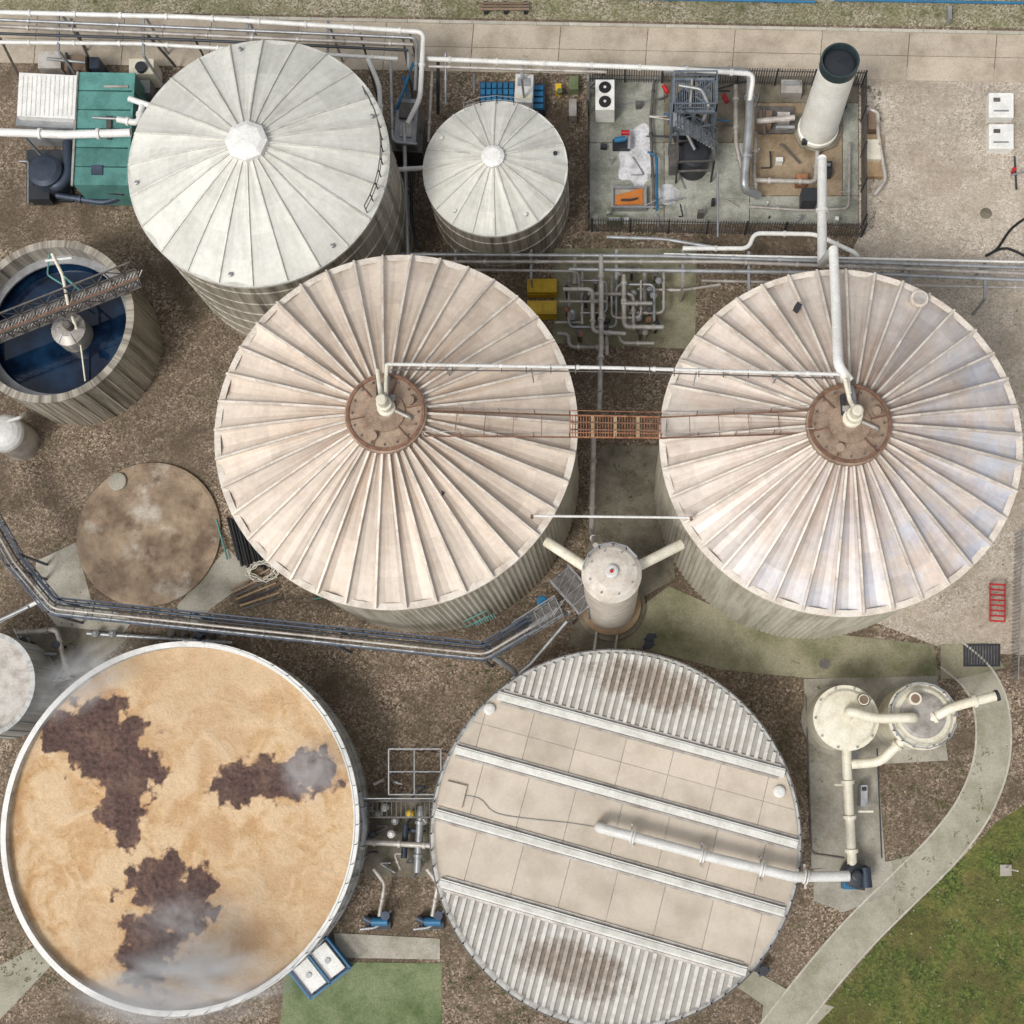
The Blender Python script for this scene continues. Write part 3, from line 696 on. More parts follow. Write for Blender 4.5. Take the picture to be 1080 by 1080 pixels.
b.pipe([S(893,788,2.4),S(893,806,2.2),S(897,880,1.5),S(899,915,1.4)],.3,m_cream,14,.4,1.9)
for x,y in((880,828),(905,856)):
    b.beam(S(x,y,1.2),S(x+16,y,1.2),.12,.12,m_cream)
b.pipe([S(1040,737,4.5),S(1040,737,4.5)-Vector((0,0,4.4))],.09,m_gal,8)
b.pipe([S(850,735,.12),S(856,900,.12),S(890,905,.12)],.05,m_grey,6,.3); b.pipe([S(925,790,.12),S(930,905,.12)],.04,m_dark,6)
b.finish()
b=B('control_box'); b.r(893,792,905,800,.05,1.3,m_gal); b.r(908,828,915,850,.05,1.1,m_gal); b.r(909,830,914,834,1.1,1.14,m_dark); b.finish()
# ---------------------------------------------------------------- chimney
q0=S(862,138,0); b=B('chimney_stack',(q0.x,q0.y,0))
m_stack=mat('stack_white_paint',col(246,245,238,.92),.45,dark=col(206,200,168),ns=.5,amt=.5)
b.lathe(q0,[(1.75,0),(1.75,.2),(1.55,.22)],m_wet,8,False)
b.lathe(q0,[(1.4,.2),(1.38,.5),(1.3,.55),(1.17,8.5)],m_stack,40,cap=False,var=1)
m_cowl=mat('stack_cowl',col(66,84,88),.5,.3,dark=col(34,42,46),ns=1.5)
b.lathe(q0,[(1.2,8.5),(1.2,9.25),(1.08,9.25),(1.06,8.75)],m_cowl,40,cap=False)
b.lathe(q0,[(1.06,8.75),(.9,8.82),(.02,8.9)],m_dark,40,cap=False)
b.finish()
# ---------------------------------------------------------------- palisade fence
def fence(pp):
    b=B('palisade_fence')
    for (x0,y0),(x1,y1) in zip(pp[:-1],pp[1:]):
        a=S(x0,y0,0);e=S(x1,y1,0);Ln=(e-a).length;n=int(Ln/.17);d=(e-a).normalized()
        for z in(.4,1.9): b.beam(a+Vector((0,0,z)),e+Vector((0,0,z)),.06,.06,m_grey)
        for i in range(n+1):
            p=a.lerp(e,i/n); b.beam(p+Vector((0,0,.05)),p+Vector((0,0,2.25)),.06,.03,m_grey,up=d.cross(Vector((0,0,1))))
        for i in range(int(Ln/2.6)+1): p=a+d*min(Ln,i*2.6); b.beam(p,p+Vector((0,0,2.2)),.11,.11,m_dark)
    b.finish()
fence([(620,86),(908,92),(908,250),(618,244)]); fence([(620,86),(620,244)])
# ---------------------------------------------------------------- compound equipment
b=B('air_conditioning_unit'); b.r(628,84,648,116,.15,1.9,m_white,var=1)
for y in(92,107):
    q=S(638,y,1.95); b.lathe(q,[(.42,1.9),(.42,1.98),(.36,1.98)],m_black,20); b.lathe(q,[(.1,1.98),(.1,2.02)],m_white,10)
b.finish()
b=B('pump_set'); b.r(646,147,664,156,.1,.6,m_dark)
b.pipe([S(648,148,.9),S(660,146,.9)],.2,m_blue,12); b.pipe([S(655,140,.9),S(664,140,.9)],.18,m_red,12); b.pipe([S(664,143,.7),S(664,156,.7)],.15,m_gal,10); b.finish()
b=B('sludge_skip'); 
b.r(645,196,682,219,.05,.4,m_conc,2,side=m_gal); b.q([(649,206),(660,203),(678,198),(678,215),(649,216)],.4,.52,m_orange)
for (x0,y0,x1,y1) in((645,196,682,198),(645,217,682,219),(645,198,647,217),(680,198,682,217)): b.r(x0,y0,x1,y1,.05,.7,m_gal)
b.finish()
m_lime=mat('lime_powder',col(226,226,228,.88),.9,dark=col(156,154,152),ns=.9,amt=.95,fine=.2)
pl=[]
for i in range(40):
    a=i*math.pi/20; rr=1+.45*noise.noise(Vector((math.cos(a)*1.6,math.sin(a)*1.6,3))); pl.append((672+20*rr*math.cos(a),168+30*rr*math.sin(a)))
b=B('lime_spill'); b.q(pl,.052,.058,m_lime); b.q([(704+12*math.cos(i*.3)*(1+.3*math.sin(i*2.3)),205+11*math.sin(i*.3)) for i in range(21)],.052,.058,m_lime); b.finish()
b=B('steel_process_tower')
for x in(710,732,755):
    for y in(84,118): q=S(x,y,6); b.beam(q,(q.x,q.y,0),.18,.18,m_lat)
for z in(3,6):
    A=[S(710,84,6),S(755,84,6),S(755,118,6),S(710,118,6)]; A=[Vector((p.x,p.y,z)) for p in A]
    for i in range(4): b.beam(A[i],A[(i+1)%4],.18,.2,m_lat)
    b.rail(A+[A[0]],m_lat,1.1,1,.04)
    b.beam(A[0],A[2],.1,.1,m_lat); b.beam(A[1],A[3],.1,.1,m_lat)
    for i in range(20): b.beam(A[0].lerp(A[1],i/19),A[3].lerp(A[2],i/19),.06,.05,m_lat if z==6 else m_grey)
for i in range(14):
    q=S(712,126,6).lerp(S(752,150,2.5),i/13); b.beam(q-Vector((0,.5,0)),q+Vector((0,.5,0)),.25,.05,m_gal)
b.truss(S(712,127,6),S(756,150,3),1.0,.9,m_lat,5,.06)
b.lathe(S(725,103,5.5),[(.7,0),(.7,5.5),(.4,5.8)],m_nblue,20); b.lathe(S(744,100,5),[(.45,0),(.45,5),(.2,5.2)],m_gal2,20)
b.pipe([S(716,90,6.4),S(740,94,6.4),S(748,112,6.4),S(742,126,5)],.12,m_gal,8,.3); b.pipe([S(730,84,6.2),S(728,112,6.2)],.09,m_gal2,8)
b.finish()
b=B('black_process_tank'); q=S(733,160,2.4); b.lathe(q,[(1.0,0),(1.0,2.2),(.8,2.4),(.3,2.45)],m_dark,28)
for dx,dy in((-1.2,-1.1),(1.2,-1.1),(1.2,1.1),(-1.2,1.1)): b.beam((q.x+dx,q.y+dy,0),(q.x+dx,q.y+dy,3.2),.12,.12,m_dark)
for z in(1.8,3.2):
    cc=[Vector((q.x+dx,q.y+dy,z)) for dx,dy in((-1.2,-1.1),(1.2,-1.1),(1.2,1.1),(-1.2,1.1))]
    for i in range(4): b.beam(cc[i],cc[(i+1)%4],.12,.12,m_grey)
b.r(706,152,714,176,.1,1.4,m_grey); b.pipe([S(733,158,3.0),S(724,140,3.2),S(722,130,2)],.12,m_gal,8,.3); b.finish()
b=B('compressor_skid')
b.r(796,112,838,140,.06,.3,m_grey); b.r(800,116,814,132,.3,1.2,m_brown,5); b.r(820,118,833,128,.3,1.5,m_gal2)
b.pipe([S(798,128,1.4),S(838,124,1.4)],.2,m_gal2,12); b.pipe([S(806,114,1.2),S(806,142,1.2)],.12,m_grey,10); b.pipe([S(818,134,1),S(838,134,1)],.15,m_gal,10)
b.r(846,198,862,212,.06,1.4,m_dark); b.r(840,183,852,193,.06,.9,m_orust)
b.finish()
b=B('compound_pipework')
b.pipe([S(700,74,3),S(792,76,3),S(790,130,3),S(784,200,2.2),S(800,206,1)],.28,m_gal,12,.7,2.6)
b.pipe([S(776,90,2.4),S(776,150,2.4),S(784,185,2)],.16,m_gal2,10,.4,2)
b.pipe([S(795,190,1),S(860,192,1),S(862,160,1)],.16,m_gal2,10,.4,2)
b.pipe([S(798,210,1),S(795,180,1),S(797,140,1)],.13,m_gal2,10,.4,2)
b.pipe([S(790,218,.8),S(850,222,.8),S(895,220,.8),S(896,150,.8)],.1,m_gal2,8,.4,2)
b.pipe([S(757,180,4),S(757,250,4)],.07,m_gal,8)
b.pipe([S(690,85,.6),S(686,130,.6),S(690,220,.6)],.1,m_grey,8,.3,1.4)
b.pipe([S(683,160,.9),S(693,165,.9),S(693,222,.9)],.08,m_blue,8,.3)
b.pipe([S(700,120,1.5),S(770,128,1.5)],.06,m_blue,8)
for x,y in((763,100),(700,90)): b.pipe([S(x,y,1),S(x+4,y+8,1)],.16,m_red,10)
for i in range(26):
    x=R_(625,890);y=R_(88,230); h=R_(.15,.9); b.pipe([S(x,y,h),S(x+R_(-25,25),y,h),S(x+R_(-5,25),y+R_(-20,20),h)],R_(.03,.08),random.choice([m_gal,m_grey,m_gal2,m_dark]),6,.2)
for i in range(22):
    x=R_(626,900);y=R_(90,232); s_=R_(1.5,4.5); b.r(x,y,x+s_*R_(.7,1.8),y+s_,.05,R_(.3,1.1),random.choice([m_gal,m_grey,m_gal2,m_dark,m_white,m_brown,m_nblue]),R_(-6,6))
b.finish()
for i,(x0,y0,x1,y1,m) in enumerate([(824,84,846,98,m_gal2),(862,170,878,182,m_dark),(640,227,656,232,m_moss)]):
    b=B('equipment_cabinet'); b.r(x0,y0,x1,y1,.05,1.0+i*.1,m,R_(-5,5)); b.r(x0+2,y0+2,x1-2,y0+5,1.0+i*.1,1.15+i*.1,m_gal); b.finish()
b=B('pump_skid'); b.r(912,142,932,186,.05,.5,m_wood); b.r(914,147,929,168,.5,.9,m_cream); b.pipe([S(916,115,.8),S(926,118,.8),S(926,140,.8),S(934,190,.8),S(922,206,.6)],.12,m_gal2,10,.3,1.2); b.pipe([S(912,118,.5),S(912,140,.5)],.1,m_gal,8)
b.r(916,118,928,136,.05,.8,m_brown); b.finish()
for y in(98,131):
    b=B('rooflight_vent'); b.r(1043,y,1069,y+26,.006,.7,m_white,var=1); b.r(1046,y+3,1066,y+23,.7,.76,m_white,var=.8)
    b.r(1048,y+5,1055,y+9,.76,.8,m_grey); b.r(1048,y+18,1064,y+19.5,.76,.79,m_gal)
    b.finish()
b=B('air_hose'); P=spl([(1095,222),(1068,240),(1052,262),(1040,270),(1062,262),(1095,278)],5); b.pipe([S(x,y,.08) for x,y in P],.09,m_black,8); b.finish()
b=B('standpipe_valve'); b.pipe([S(1066,185,.2),S(1085,180,.2)],.08,m_gal,8); b.pipe([S(1070,165,.2),S(1072,200,.2)],.07,m_dark,8); b.lathe(S(1070,178,.6),[(.1,0),(.1,.5),(.15,.5),(.15,.58)],m_red,12); b.finish()
b=B('manhole_cover'); b.lathe(S(1040,225,.03),[(.4,.008),(.4,.03)],m_wet,24); b.lathe(S(870,700,.07),[(.35,.046),(.35,.07)],m_grey,24); b.lathe(S(1004,600,.03),[(.2,.008),(.2,.04)],m_dark,16); b.finish()
# ---------------------------------------------------------------- horizontal pipe runs
def rack(name,lines,posts):
    b=B(name)
    for pts,r,m,fl in lines: b.pipe([S(*p) for p in pts],r,m,10,.5,fl)
    for (x0,y0,x1,y1,h) in posts:
        p=S(x0,y0,h);q=S(x1,y1,h)
        b.beam(p-Vector((0,0,.25)),q-Vector((0,0,.25)),.16,.16,m_gal)
        for e in(p,q): b.beam(e-Vector((0,0,.3)),(e.x,e.y,0),.14,.14,m_gal)
    b.finish()
rack('pipe_rack',[
 ([(-40,12,5.5),(200,18,5.5),(447,34,5.5),(443,104,5.5),(430,130,5)],.17,m_white,3),
 ([(-40,19,5.5),(440,40,5.5),(438,96,5.3)],.12,m_gal,3),
 ([(-40,26,5.5),(436,47,5.5)],.14,m_gal2,3),
 ([(-40,34,5.5),(200,42,5.5),(430,53,5.5)],.1,m_dark,0),
 ([(-40,44,5.2),(150,46,5.2),(420,62,5.2)],.14,m_white,3),
 ([(450,62,5),(700,72,5),(795,78,4),(790,110,3)],.17,m_white,3),
 ([(450,70,5),(640,76,5)],.1,m_gal2,3),
 ([(470,56,5),(470,110,3)],.1,m_gal,2),([(462,60,5),(462,120,2)],.12,m_dark,0),
 ([(500,78,2),(500,98,1)],.1,m_gal,0),
 ([(388,62,5.3),(400,90,5),(404,180,4.8),(450,177,4.8)],.16,m_white,2.5),
 ([(404,178,4.8),(404,210,2)],.14,m_white,2),
 ([(412,60,5),(414,150,4.6),(440,152,4.6)],.1,m_gal,2),([(456,70,4.6),(452,150,4.2)],.1,m_gal2,2),
 ],[(60,8,60,52,5.5),(150,12,150,56,5.5),(260,16,260,60,5.5),(345,20,345,64,5.5),(430,28,430,70,5.5),(550,60,550,80,5),(620,64,620,82,5)])
b=B('pipe_rack_frame')
for a,e in(((75,20),(100,75)),((150,30),(185,70)),((0,40),(20,80)),((380,35),(400,110)),((425,40),(440,130)),((205,40),(215,60))):
    b.beam(S(a[0],a[1],5.3),S(e[0],e[1],.5),.14,.14,m_grey)
b.finish()
rack('pipe_rack',[
 ([(420,268,3.2),(700,270,3.2),(1200,286,3.2)],.13,m_gal,3),
 ([(430,276,3.2),(760,276,3.2),(1200,293,3.2)],.12,m_gal2,3),
 ([(700,268,3.2),(1200,279,3.2)],.08,m_white,0),
 ([(600,284,3.),(900,288,3),(1200,300,3)],.14,m_gal,3),
 ([(430,284,3),(610,286,3),(612,320,1)],.1,m_gal2,3),
 ([(740,296,2.8),(1200,306,2.8)],.1,m_gal2,3),
 ([(720,262,3),(790,262,3),(795,246,3),(860,247,3),(905,268,3),(905,290,1)],.15,m_white,2.5),
 ([(640,250,3),(700,252,3),(760,262,3)],.12,m_gal,2),
 ([(634,270,3.2),(634,360,4),(632,432,6)],.17,m_gal2,2.5),
 ([(626,462,6),(624,560,6),(628,575,9)],.17,m_gal2,2.5),
 ([(426,130,4.5),(430,270,3.5)],.14,m_gal,3),([(418,180,4.5),(420,270,3.5)],.11,m_white,3),
 ([(434,175,3),(434,230,3),(440,262,3)],.1,m_dark,0),
 ],[(480,262,480,292,3.2),(560,262,560,292,3.2),(650,262,650,292,3.2),(720,262,720,300,3.2),(790,264,790,306,3.2),(880,270,880,308,3.2),(960,272,960,310,3.2),(1040,276,1040,314,3.2)])
b=B('valve_manifold')
for pts in [[(600,290),(600,345),(650,345),(650,300),(690,300),(690,340)],[(610,296),(640,296),(640,330),(612,330)],[(620,310),(668,310),(668,345)],
            [(655,320),(688,320)],[(658,290),(658,345),(700,345)],[(606,270),(606,300)],[(590,318),(640,318)],[(680,285),(680,330)],
            [(594,305),(625,305),(625,350),(660,352)],[(645,290),(645,335),(676,335),(676,296)],[(700,288),(700,330),(664,330)],[(614,285),(614,342)],[(585,340),(616,340)],[(640,350),(640,375)],[(672,305),(720,306),(760,300)],[(588,352),(600,352),(600,366),(640,366)],[(652,350),(655,362),(690,362)]]:
    h=R_(.8,2.4); b.pipe([S(x,y,h) for x,y in pts],R_(.07,.17),random.choice([m_gal,m_gal2,m_gal2]),10,.4,1.2)
for i in range(30):
    x=R_(596,700);y=R_(283,352); q=S(x,y,1.9); b.lathe(q,[(.1,.1),(.1,1.7),(.24,1.72),(.24,1.8),(.1,1.95)],random.choice([m_gal,m_rust,m_dark,m_gal2,m_grey]),12)
for i in range(8): x=R_(600,690);y=R_(288,345); b.r(x,y,x+5,y+4,.035,R_(.6,1.5),random.choice([m_gal,m_grey,m_rust]))
b.finish()
for y in(294,317):
    b=B('yellow_valve_cabinet'); b.r(556,y,587,y+14,.05,1.2,m_yel); b.r(559,y+2,571,y+12,1.2,1.28,m_yel); b.r(573,y+2,585,y+12,1.2,1.26,m_yel,var=0)
    b.r(556,y+14,575,y+17,.05,.7,m_yel); b.finish()
# ---------------------------------------------------------------- equipment near small tank
b=B('blue_pallet_tanks')
b.r(506,86,542,108,.05,.9,m_nblue)
for i in range(6):
    for j in range(3): b.r(507+i*6,87+j*7,511.5+i*6,92.5+j*7,.9,1.1,m_blue)
b.r(556,88,575,116,.05,.9,m_nblue)
for j in range(4): b.r(558,90+j*6.5,573,94.5+j*6.5,.9,1.1,m_blue)
b.finish()
b=B('dosing_cabinet'); b.r(543,78,562,108,.05,2.1,m_white,3); b.r(546,82,559,90,2.1,2.2,m_gal,3); b.r(545,100,560,104,2.1,2.16,m_cream,3); b.finish()
b=B('yellow_valve'); b.r(586,88,592,96,.05,.8,m_yel); b.lathe(S(590,94,1.3),[(.2,.8),(.2,1.1)],m_moss,10); b.finish()
b=B('motor_control_unit'); b.r(417,104,440,150,.05,3.2,m_gal,4); b.r(421,108,436,124,3.2,3.5,m_grey,4); b.r(422,130,434,144,3.2,3.3,m_gal2,4); b.r(410,132,446,160,.05,2.2,m_grey,4); b.pipe([S(425,80,4),S(431,104,3.4)],.1,m_blue,8); b.pipe([S(436,66,4),S(424,100,4),S(417,118,3)],.1,m_blue,8); b.finish()
b=B('pump_unit'); b.r(600,80,610,94,.05,.8,m_moss); b.r(600,104,608,122,.05,1,m_gal2); b.finish()
# ---------------------------------------------------------------- teal container, white tank
b=B('teal_roof_container')
for i in range(6):
    y0=76+i*20; b.q([(82-i*.9,y0),(142-i*1.3,y0+1),(141-i*1.3,y0+19.4),(82-i*.9,y0+19)],.1,3.4,m_teal)
b.beam(S(82,76,3.45),S(76,196,3.45),.15,.15,m_gal2); b.beam(S(142,77,3.45),S(134,196,3.45),.15,.15,m_teal)
b.r(110,90,135,92,3.4,3.5,m_gal2); b.r(112,122,117,146,3.4,3.6,m_grey); b.r(96,174,108,184,3.4,3.5,m_nblue)
b.finish()
b=B('white_container'); b.r(19,78,80,124,.1,3.6,m_white,3,var=1)
for i in range(12): b.r(22+i*4.8,80,23.6+i*4.8,122,3.6,3.64,m_white,3,var=.8)
b.r(17,125,78,134,.1,3.1,m_gal,3); b.finish()
b=B('generator_unit'); b.r(68,58,90,74,.1,2.2,m_brown); b.r(40,54,64,72,.1,2.0,m_gal2); b.r(94,60,104,72,.1,2,m_nblue); b.r(136,62,162,78,.1,2,m_cream); b.lathe(S(148,70,2.3),[(.4,2),(.4,2.3)],m_dark,16); b.r(140,84,158,98,.1,1.4,m_gal)
b.pipe([S(70,56,2.4),S(74,80,2.4)],.1,m_dark,8); b.pipe([S(50,62,2.2),S(70,64,2.4),S(90,66,2.2)],.12,m_gal,8,.2); b.finish()
b=B('blower_unit')
q=S(46,178,2.6); b.lathe(q,[(1.2,.3),(1.2,2.4),(.9,2.6),(.2,2.7)],m_nblue,28); b.pipe([S(44,186,1.8),S(60,198,1.8),S(72,186,1.8),S(72,150,1.8)],.4,m_nblue,14,.8)
b.pipe([S(60,206,1),S(110,214,1),S(132,206,1)],.22,m_nblue,10,.5,2); b.r(28,158,76,212,.05,.3,m_dark); b.r(30,196,52,210,.3,1.3,m_dark)
b.pipe([S(86,200,2),S(130,204,2)],.15,m_dark,8); b.pipe([S(20,170,1),S(30,170,1),S(30,215,.6)],.08,m_gal,8,.2)
b.finish()
b=B('inlet_pipe'); b.pipe([S(-40,138,4.6),S(70,142,4.6),S(138,140,4.6)],.28,m_white,14,0,3); b.pipe([S(136,104,4),S(160,112,4)],.2,m_white,12); b.pipe([S(124,126,4.2),S(146,130,4.2),S(150,112,4)],.22,m_white,12,.4,1.2)
b.pipe([S(98,124,3.8),S(134,126,3.8)],.1,m_gal,8); b.beam(S(20,138,4.3),S(20,138,4.3)-Vector((0,0,4.3)),.15,.15,m_gal); b.finish()
# ---------------------------------------------------------------- pipe bridge
b=B('pipe_bridge')
hz=4.6
path=[(-60,455),(18,592),(58,640),(200,655),(360,672),(512,688),(592,640)]
W=[S(x,y,hz) for x,y in path]
m_br=mat('slate_steel',col(100,108,122),.5,.3,dark=col(56,60,68),amt=.6,var=.35)
for a,e in zip(W[:-1],W[1:]): b.truss(a,e,1.1,.7,m_br,max(3,int((e-a).length/1.2)),.065,None)
def offp(d,dz): 
    return [p+Vector((0,0,dz)) for p in off(W,d)]
for d,r,m in((-.42,.08,m_gal),(-.14,.09,m_gal2),(.12,.06,m_dark),(.36,.08,m_nblue)): b.pipe(offp(d,.2),r,m,8,.5,3)
for (x,y) in((58,640),(205,656),(355,672),(512,688),(18,592)):
    for d in(-.5,.5):
        q=S(x,y,hz)+Vector((0,d,0)); b.beam(q,(q.x,q.y,0),.15,.15,m_br)
b.pipe([S(0,655,3),S(45,632,4.2)],.14,m_white,8); b.pipe([S(-30,668,3),S(30,640,4)],.12,m_gal,8)
b.pipe([S(512,688,4.2),S(540,706,3),S(552,720,1)],.18,m_gal,10,.4)
b.pipe([S(598,655,5),S(560,700,3),S(540,716,2)],.1,m_gal,8)
q=S(572,634,5.4); b.lathe(q,[(.35,4.6),(.35,5.4),(.25,5.45)],m_blue,14)
b.finish()
# ---------------------------------------------------------------- bits around
b=B('rubber_hose_coil')
for k in range(5):
    P=[]
    for i in range(26):
        a=i*.55+k; r_=R_(.6,1.15); q=S(275+k*.8,602,.1+i*.008+k*.08); P.append(q+Vector((r_*math.cos(a),r_*.7*math.sin(a),0)))
    b.pipe(P,.035,m_gal2 if k%2 else m_cream,6)
b.finish()
b=B('black_pipe_stack')
for i in range(9): b.pipe([S(240+i*3.4,546+i,.15+.1*(i%2)),S(252+i*3.4,596+R_(-6,6),.15+.1*(i%2))],.1,m_black,8)
b.finish()
b=B('timber_stack')
for i in range(7): b.beam(S(243+i*2,622+i*3.4,.15),S(285+i*2,600+i*5,.2),.13,.12,random.choice([m_dark,m_brown,m_grey,m_wood]))
b.finish()
b=B('green_hose'); b.pipe([S(x,y,.1) for x,y in spl([(318,610),(352,612),(352,626),(330,632)],4)],.06,m_teal,6); b.pipe([S(228,548,.3),S(240,590,.3)],.06,m_teal,6); b.finish()
b=B('wall_ladder')
for i in range(9): b.beam(S(500+i*2.5,655-i,4),S(503+i*2.5,660-i,4),.05,.05,m_teal)
b.beam(S(488,656,4),S(514,644,4),.07,.07,m_teal); b.beam(S(490,662,4),S(516,650,4),.07,.07,m_teal); b.finish()
b=B('valve_pipework')
b.pipe([S(18,668,1.5),S(60,664,1.5),S(66,690,1.5),S(72,715,1)],.17,m_gal2,10,.4,1.2); b.pipe([S(30,672,1),S(26,720,1),S(52,728,1),S(70,700,1)],.13,m_gal,10,.4,1.2)
b.pipe([S(10,690,.8),S(60,690,.8)],.1,m_gal,8,0,1)
for x,y in((24,676),(40,700),(58,680),(66,712),(30,726)): b.lathe(S(x,y,1.8),[(.1,.1),(.1,1.7),(.28,1.7),(.28,1.8)],m_dark,12)
b.rail([S(22,665,0),S(50,722,0),S(80,716,0)],m_white,1.1,1.3)
b.finish()
b=B('small_valve_set')
for x in(100,118,180,194,208,222,236): 
    b.lathe(S(x,668,.8),[(.12,0),(.12,.6),(.25,.6),(.25,.75),(.1,.85)],random.choice([m_white,m_gal,m_grey]),12)
b.pipe([S(92,668,.4),S(245,678,.4)],.12,m_gal,8,0,1); b.pipe([S(208,664,.4),S(212,680,.4)],.2,m_nblue,8); b.finish()
q=S(-18,722,4); b=B('clarifier_tank',(q.x,q.y,0)); RQ=L(56,4)
b.lathe(q,[(RQ,0),(RQ,3.8),(RQ+.1,3.82),(RQ+.1,4),(RQ-.2,4),(RQ-.2,3.1)],m_wallE,72,cap=False); b.lathe(q,[(RQ-.2,3.1),(.02,3.1)],m_gal2,48,cap=False)
for k in range(24): a=k*math.pi/12; b.beam(q+Vector((RQ*math.cos(a),RQ*math.sin(a),-.25)),(q.x+RQ*math.cos(a),q.y+RQ*math.sin(a),0),.08,.1,m_wallE)
b.finish()
q=S(0,454,3.4); b=B('dome_vent_tank',(q.x,q.y,0)); b.lathe(q,[(1.25,0),(1.25,2.6)],m_gal2,28,cap=False); b.dome(q,1.3,2.6,.8,m_white); b.pipe([S(8,444,3.3),S(22,440,3.2),S(26,436,2)],.12,m_white,8,.2); b.finish()
# ---------------------------------------------------------------- between foam tank and covered tank
b=B('dosing_pump_frame')
z=2.6
for (x0,y0,x1,y1) in((410,790,465,790),(410,790,410,838),(465,790,465,838),(410,838,465,838),(437,790,437,838),(410,814,465,814)):
    b.beam(S(x0,y0,z),S(x1,y1,z),.08,.08,m_gal); b.beam(S(x0,y0,z+1),S(x1,y1,z+1),.05,.05,m_gal)
for x in(412,425,438,452,464):
    for y in(792,815,838): q=S(x,y,z+1); b.beam(q,(q.x,q.y,0),.06,.06,m_grey)
for i in range(18): b.beam(S(378+i*5,845,z),S(378+i*5,862,z),.05,.04,m_grey)
b.beam(S(376,845,z),S(466,845,z),.1,.1,m_grey); b.beam(S(376,862,z),S(466,862,z),.1,.1,m_grey)
b.rail([S(376,842,z),S(466,842,z)],m_gal,1,1.2)
b.pipe([S(378,835,3.5),S(384,870,3),S(376,915,2.2)],.26,m_gal,12,.5,1.8); b.pipe([S(444,850,1.5),S(440,920,1.2)],.24,m_gal,12,0,1.5)
b.pipe([S(382,888,1.5),S(460,892,1.5)],.18,m_gal2,10,0,1.5); b.pipe([S(428,870,1),S(426,905,1)],.2,m_nblue,10)
for i in range(14):
    x=R_(392,455);y=R_(800,915);h=R_(.3,1.6); b.pipe([S(x,y,h),S(x+R_(-18,18),y,h),S(x+R_(-10,10),y+R_(-20,20),h)],R_(.05,.11),random.choice([m_gal,m_gal2,m_grey,m_nblue]),8,.2,1)
for x,y,m in((405,852,m_white),(416,866,m_gal),(432,858,m_yel),(398,858,m_gal),(446,866,m_gal2),(392,880,m_dark),(412,880,m_white)):
    b.lathe(S(x,y,1.6),[(.18,0),(.18,1.3),(.25,1.3),(.25,1.45),(.12,1.6)],m,12)
b.finish()
sheet('pump_slab',[(384,836),(462,836),(462,925),(384,925)],.03,m_wet)
for (x,y) in((402,972),(458,972)):
    b=B('blue_pump')
    b.pipe([S(x-10,y,.7),S(x+7,y,.7)],.26,m_blue,14); b.pipe([S(x-18,y-4,.7),S(x-10,y,.7)],.2,m_nblue,12); b.lathe(S(x+4,y-6,1.4),[(.15,.3),(.15,1.2),(.28,1.2),(.28,1.35)],m_nblue,12)
    b.pipe([S(x-2,y-6,.7),S(x+4,y-40,1.2),S(x-8,y-56,1.5)],.13,m_gal2,10,.3,1.2); b.r(x-16,y-6,x+10,y+8,.03,.35,m_dark)
    b.pipe([S(x-22,y+8,.5),S(x-4,y+6,.5),S(x+10,y-12,.5)],.09,m_gal,8,.3,1); b.finish()
b=B('chemical_tote')
def rot(x,y,cx=335.5,cy=1021,a=math.radians(-38)): return (cx+(x-cx)*math.cos(a)-(y-cy)*math.sin(a),cy+(x-cx)*math.sin(a)+(y-cy)*math.cos(a))
b.r(309,1000,362,1042,.05,1.0,m_nblue,-38,side=m_blue)
for xa,xb in((338,358),(313,333)):
    b.prism([S(*rot(x,y),1.3) for x,y in((xa,1004),(xb,1004),(xb,1038),(xa,1038))],1.0,1.3,m_white,var=1)
for (x0,y0),(x1,y1) in(((309,1000),(362,1000)),((362,1000),(362,1042)),((362,1042),(309,1042)),((309,1042),(309,1000)),((335.5,1000),(335.5,1042))):
    b.beam(S(*rot(x0,y0),1.5),S(*rot(x1,y1),1.5),.12,.12,m_blue)
for x in(323,348):
    q=S(*rot(x,1021),1.35); b.lathe(q,[(.18,1.3),(.18,1.38)],m_gal,14)
b.finish()
b=B('wall_bracket_valve')
for (x,y) in((797,1020),(806,1024),(686,672),(684,680),(210,668)): b.lathe(S(x,y,1),[(.15,0),(.15,.8),(.28,.8),(.28,1)],m_dark,12); b.pipe([S(x-6,y+4,.8),S(x+6,y-2,.8)],.14,m_nblue,8)
b.finish()
b=B('barrier_fence')
for x in(1044,1060):
    b.beam(S(x,616,1),S(x,655,1),.07,.07,m_red); b.beam(S(x,616,.1),S(x,655,.1),.06,.06,m_red); b.beam(S(x,616,.5),S(x,655,.5),.06,.06,m_red)
for i in range(8): b.beam(S(1044,616+i*5.5,.9),S(1060,617+i*5.5,.9),.11,.07,m_red)
for i in range(7): b.beam(S(1044,617+i*6,.1),S(1044,617+i*6,1),.05,.05,m_red); b.beam(S(1060,617+i*6,.1),S(1060,617+i*6,1),.05,.05,m_red)
b.finish()
b=B('sample_point_post'); b.r(1055,912,1067,924,-.01,.12,m_conc); b.beam(S(1061,916,.1),S(1061,916,.1)+Vector((0,0,2.4)),.07,.07,m_white); b.finish()
b=B('boundary_fence')
for i in range(40):
    q=S(1078-i*.1,560+i*4,1.6); b.beam(q,(q.x,q.y,0),.05,.05,m_gal)
b.beam(S(1078,560,1.6),S(1074,716,1.6),.06,.06,m_gal)
b.finish()
b=B('road_gully'); b.r(1000,6,1004,20,0,.5,m_gal); b.finish()
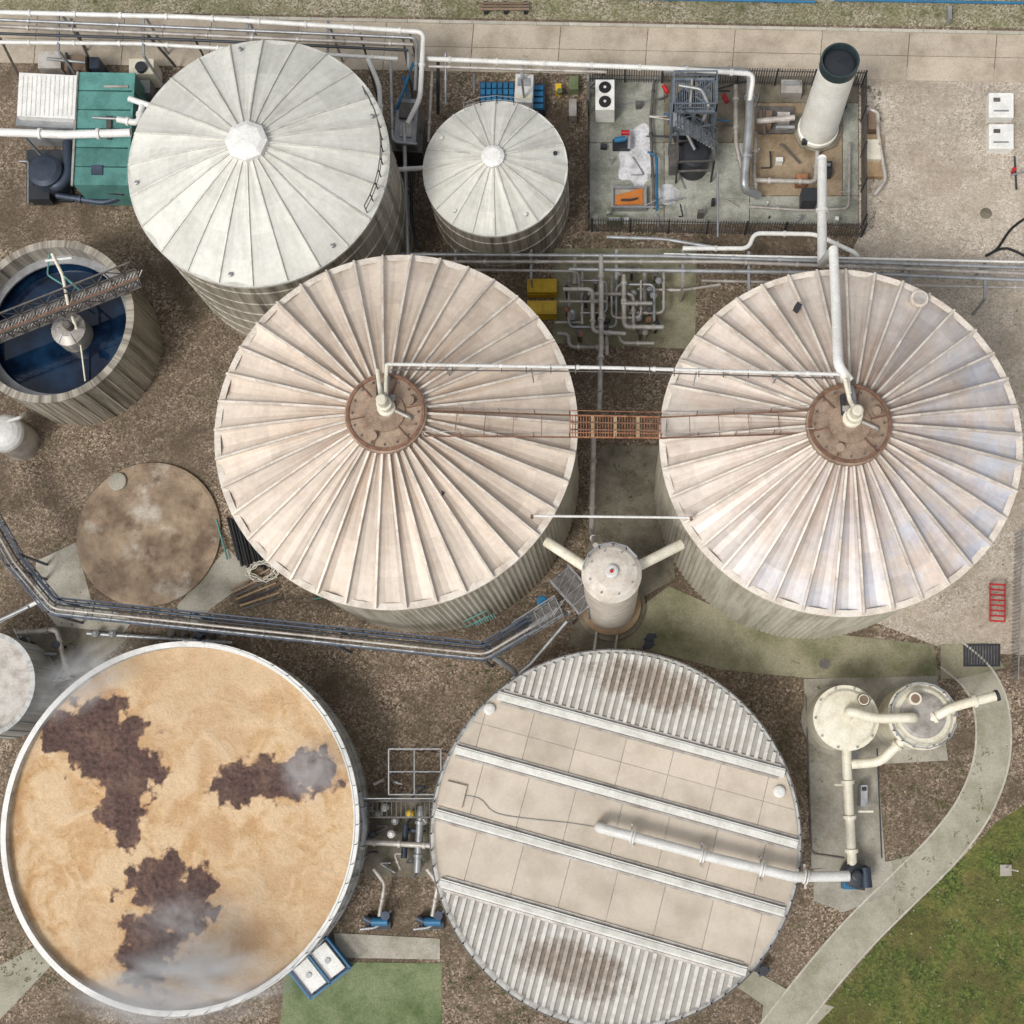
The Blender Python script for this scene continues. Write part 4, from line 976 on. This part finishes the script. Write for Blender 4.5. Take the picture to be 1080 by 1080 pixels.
# ---------------------------------------------------------------- weeds and loose stones
t=NT('weed_leaf'); m_weed=t.done(t.mix(t.attr('var'),col(70,86,40),col(122,126,70)),.8)
b=B('weed_tufts')
def tuft(x,y,n=14,s=.22):
    q=S(x,y,.02)
    for i in range(n):
        a=R_(0,6.28);r_=R_(0,s);p=q+Vector((r_*math.cos(a),r_*math.sin(a),0));d=Vector((R_(-1,1),R_(-1,1),R_(.4,1.2)))*s*.7;w=Vector((-d.y,d.x,0)).normalized()*.03
        b.add([p-w,p+w,p+d],[(0,1,2)],m_weed)
for i in range(900):
    z_=random.choice([(0,1080,-10,16),(430,620,60,130),(180,300,300,350),(820,870,690,900),(930,1040,760,860),(0,60,960,1040),(470,560,700,760),(470,560,1010,1080),(600,700,470,640),(905,930,90,250),(600,760,240,262),(0,300,640,760),(940,1080,860,1080),(940,1080,900,1080)])
    tuft(R_(z_[0],z_[1]),R_(z_[2],z_[3]),8,R_(.08,.25))
b.finish()
m_st=mat('loose_stone',col(190,176,156),.9,var=.5,dark=col(112,98,84),amt=.8)
b=B('loose_stones')
for i in range(2600):
    x=R_(-10,1090);y=R_(80,1090); q=S(x,y,0); s_=R_(.03,.09)
    vs=[q+Vector((R_(.7,1.2)*s_*math.cos(a),R_(.7,1.2)*s_*math.sin(a),.0)) for a in(0,1.3,2.6,3.9,5.1)]+[q+Vector((0,0,s_*.8+.02))]
    b.add(vs,[(j,(j+1)%5,5) for j in range(5)],m_st)
b.finish()
# ---------------------------------------------------------------- camera, light
cam=bpy.data.cameras.new('camera'); co=bpy.data.objects.new('camera',cam); COL.objects.link(co)
cam.sensor_width=36; cam.lens=F/1080*36; cam.clip_end=3000; cam.clip_start=1
mw=M.to_4x4(); mw.translation=Vector((0,0,HC)); co.matrix_world=mw
sc=bpy.context.scene; sc.camera=co
sc.view_settings.view_transform='Standard'; sc.view_settings.look='None'; sc.view_settings.exposure=0
el,az=math.radians(56),math.radians(-140)
w=bpy.data.worlds.new('World'); sc.world=w; w.use_nodes=True; nt=w.node_tree
sk=nt.nodes.new('ShaderNodeTexSky'); sk.sky_type='NISHITA'; sk.sun_disc=False; sk.sun_elevation=el; sk.sun_rotation=az; sk.dust_density=4; sk.air_density=1
hs=nt.nodes.new('ShaderNodeHueSaturation'); hs.inputs['Saturation'].default_value=.25
nt.links.new(sk.outputs[0],hs.inputs['Color']); nt.links.new(hs.outputs[0],nt.nodes['Background'].inputs[0]); nt.nodes['Background'].inputs[1].default_value=.145
sl=bpy.data.lights.new('sun','SUN'); sl.energy=1.5; sl.angle=math.radians(14); sl.color=(1,.97,.92)
so=bpy.data.objects.new('sun',sl); COL.objects.link(so)
dr=Vector((math.sin(az)*math.cos(el),math.cos(az)*math.cos(el),math.sin(el)))
so.rotation_euler=dr.to_track_quat('Z','Y').to_euler(); so.location=(0,0,60)
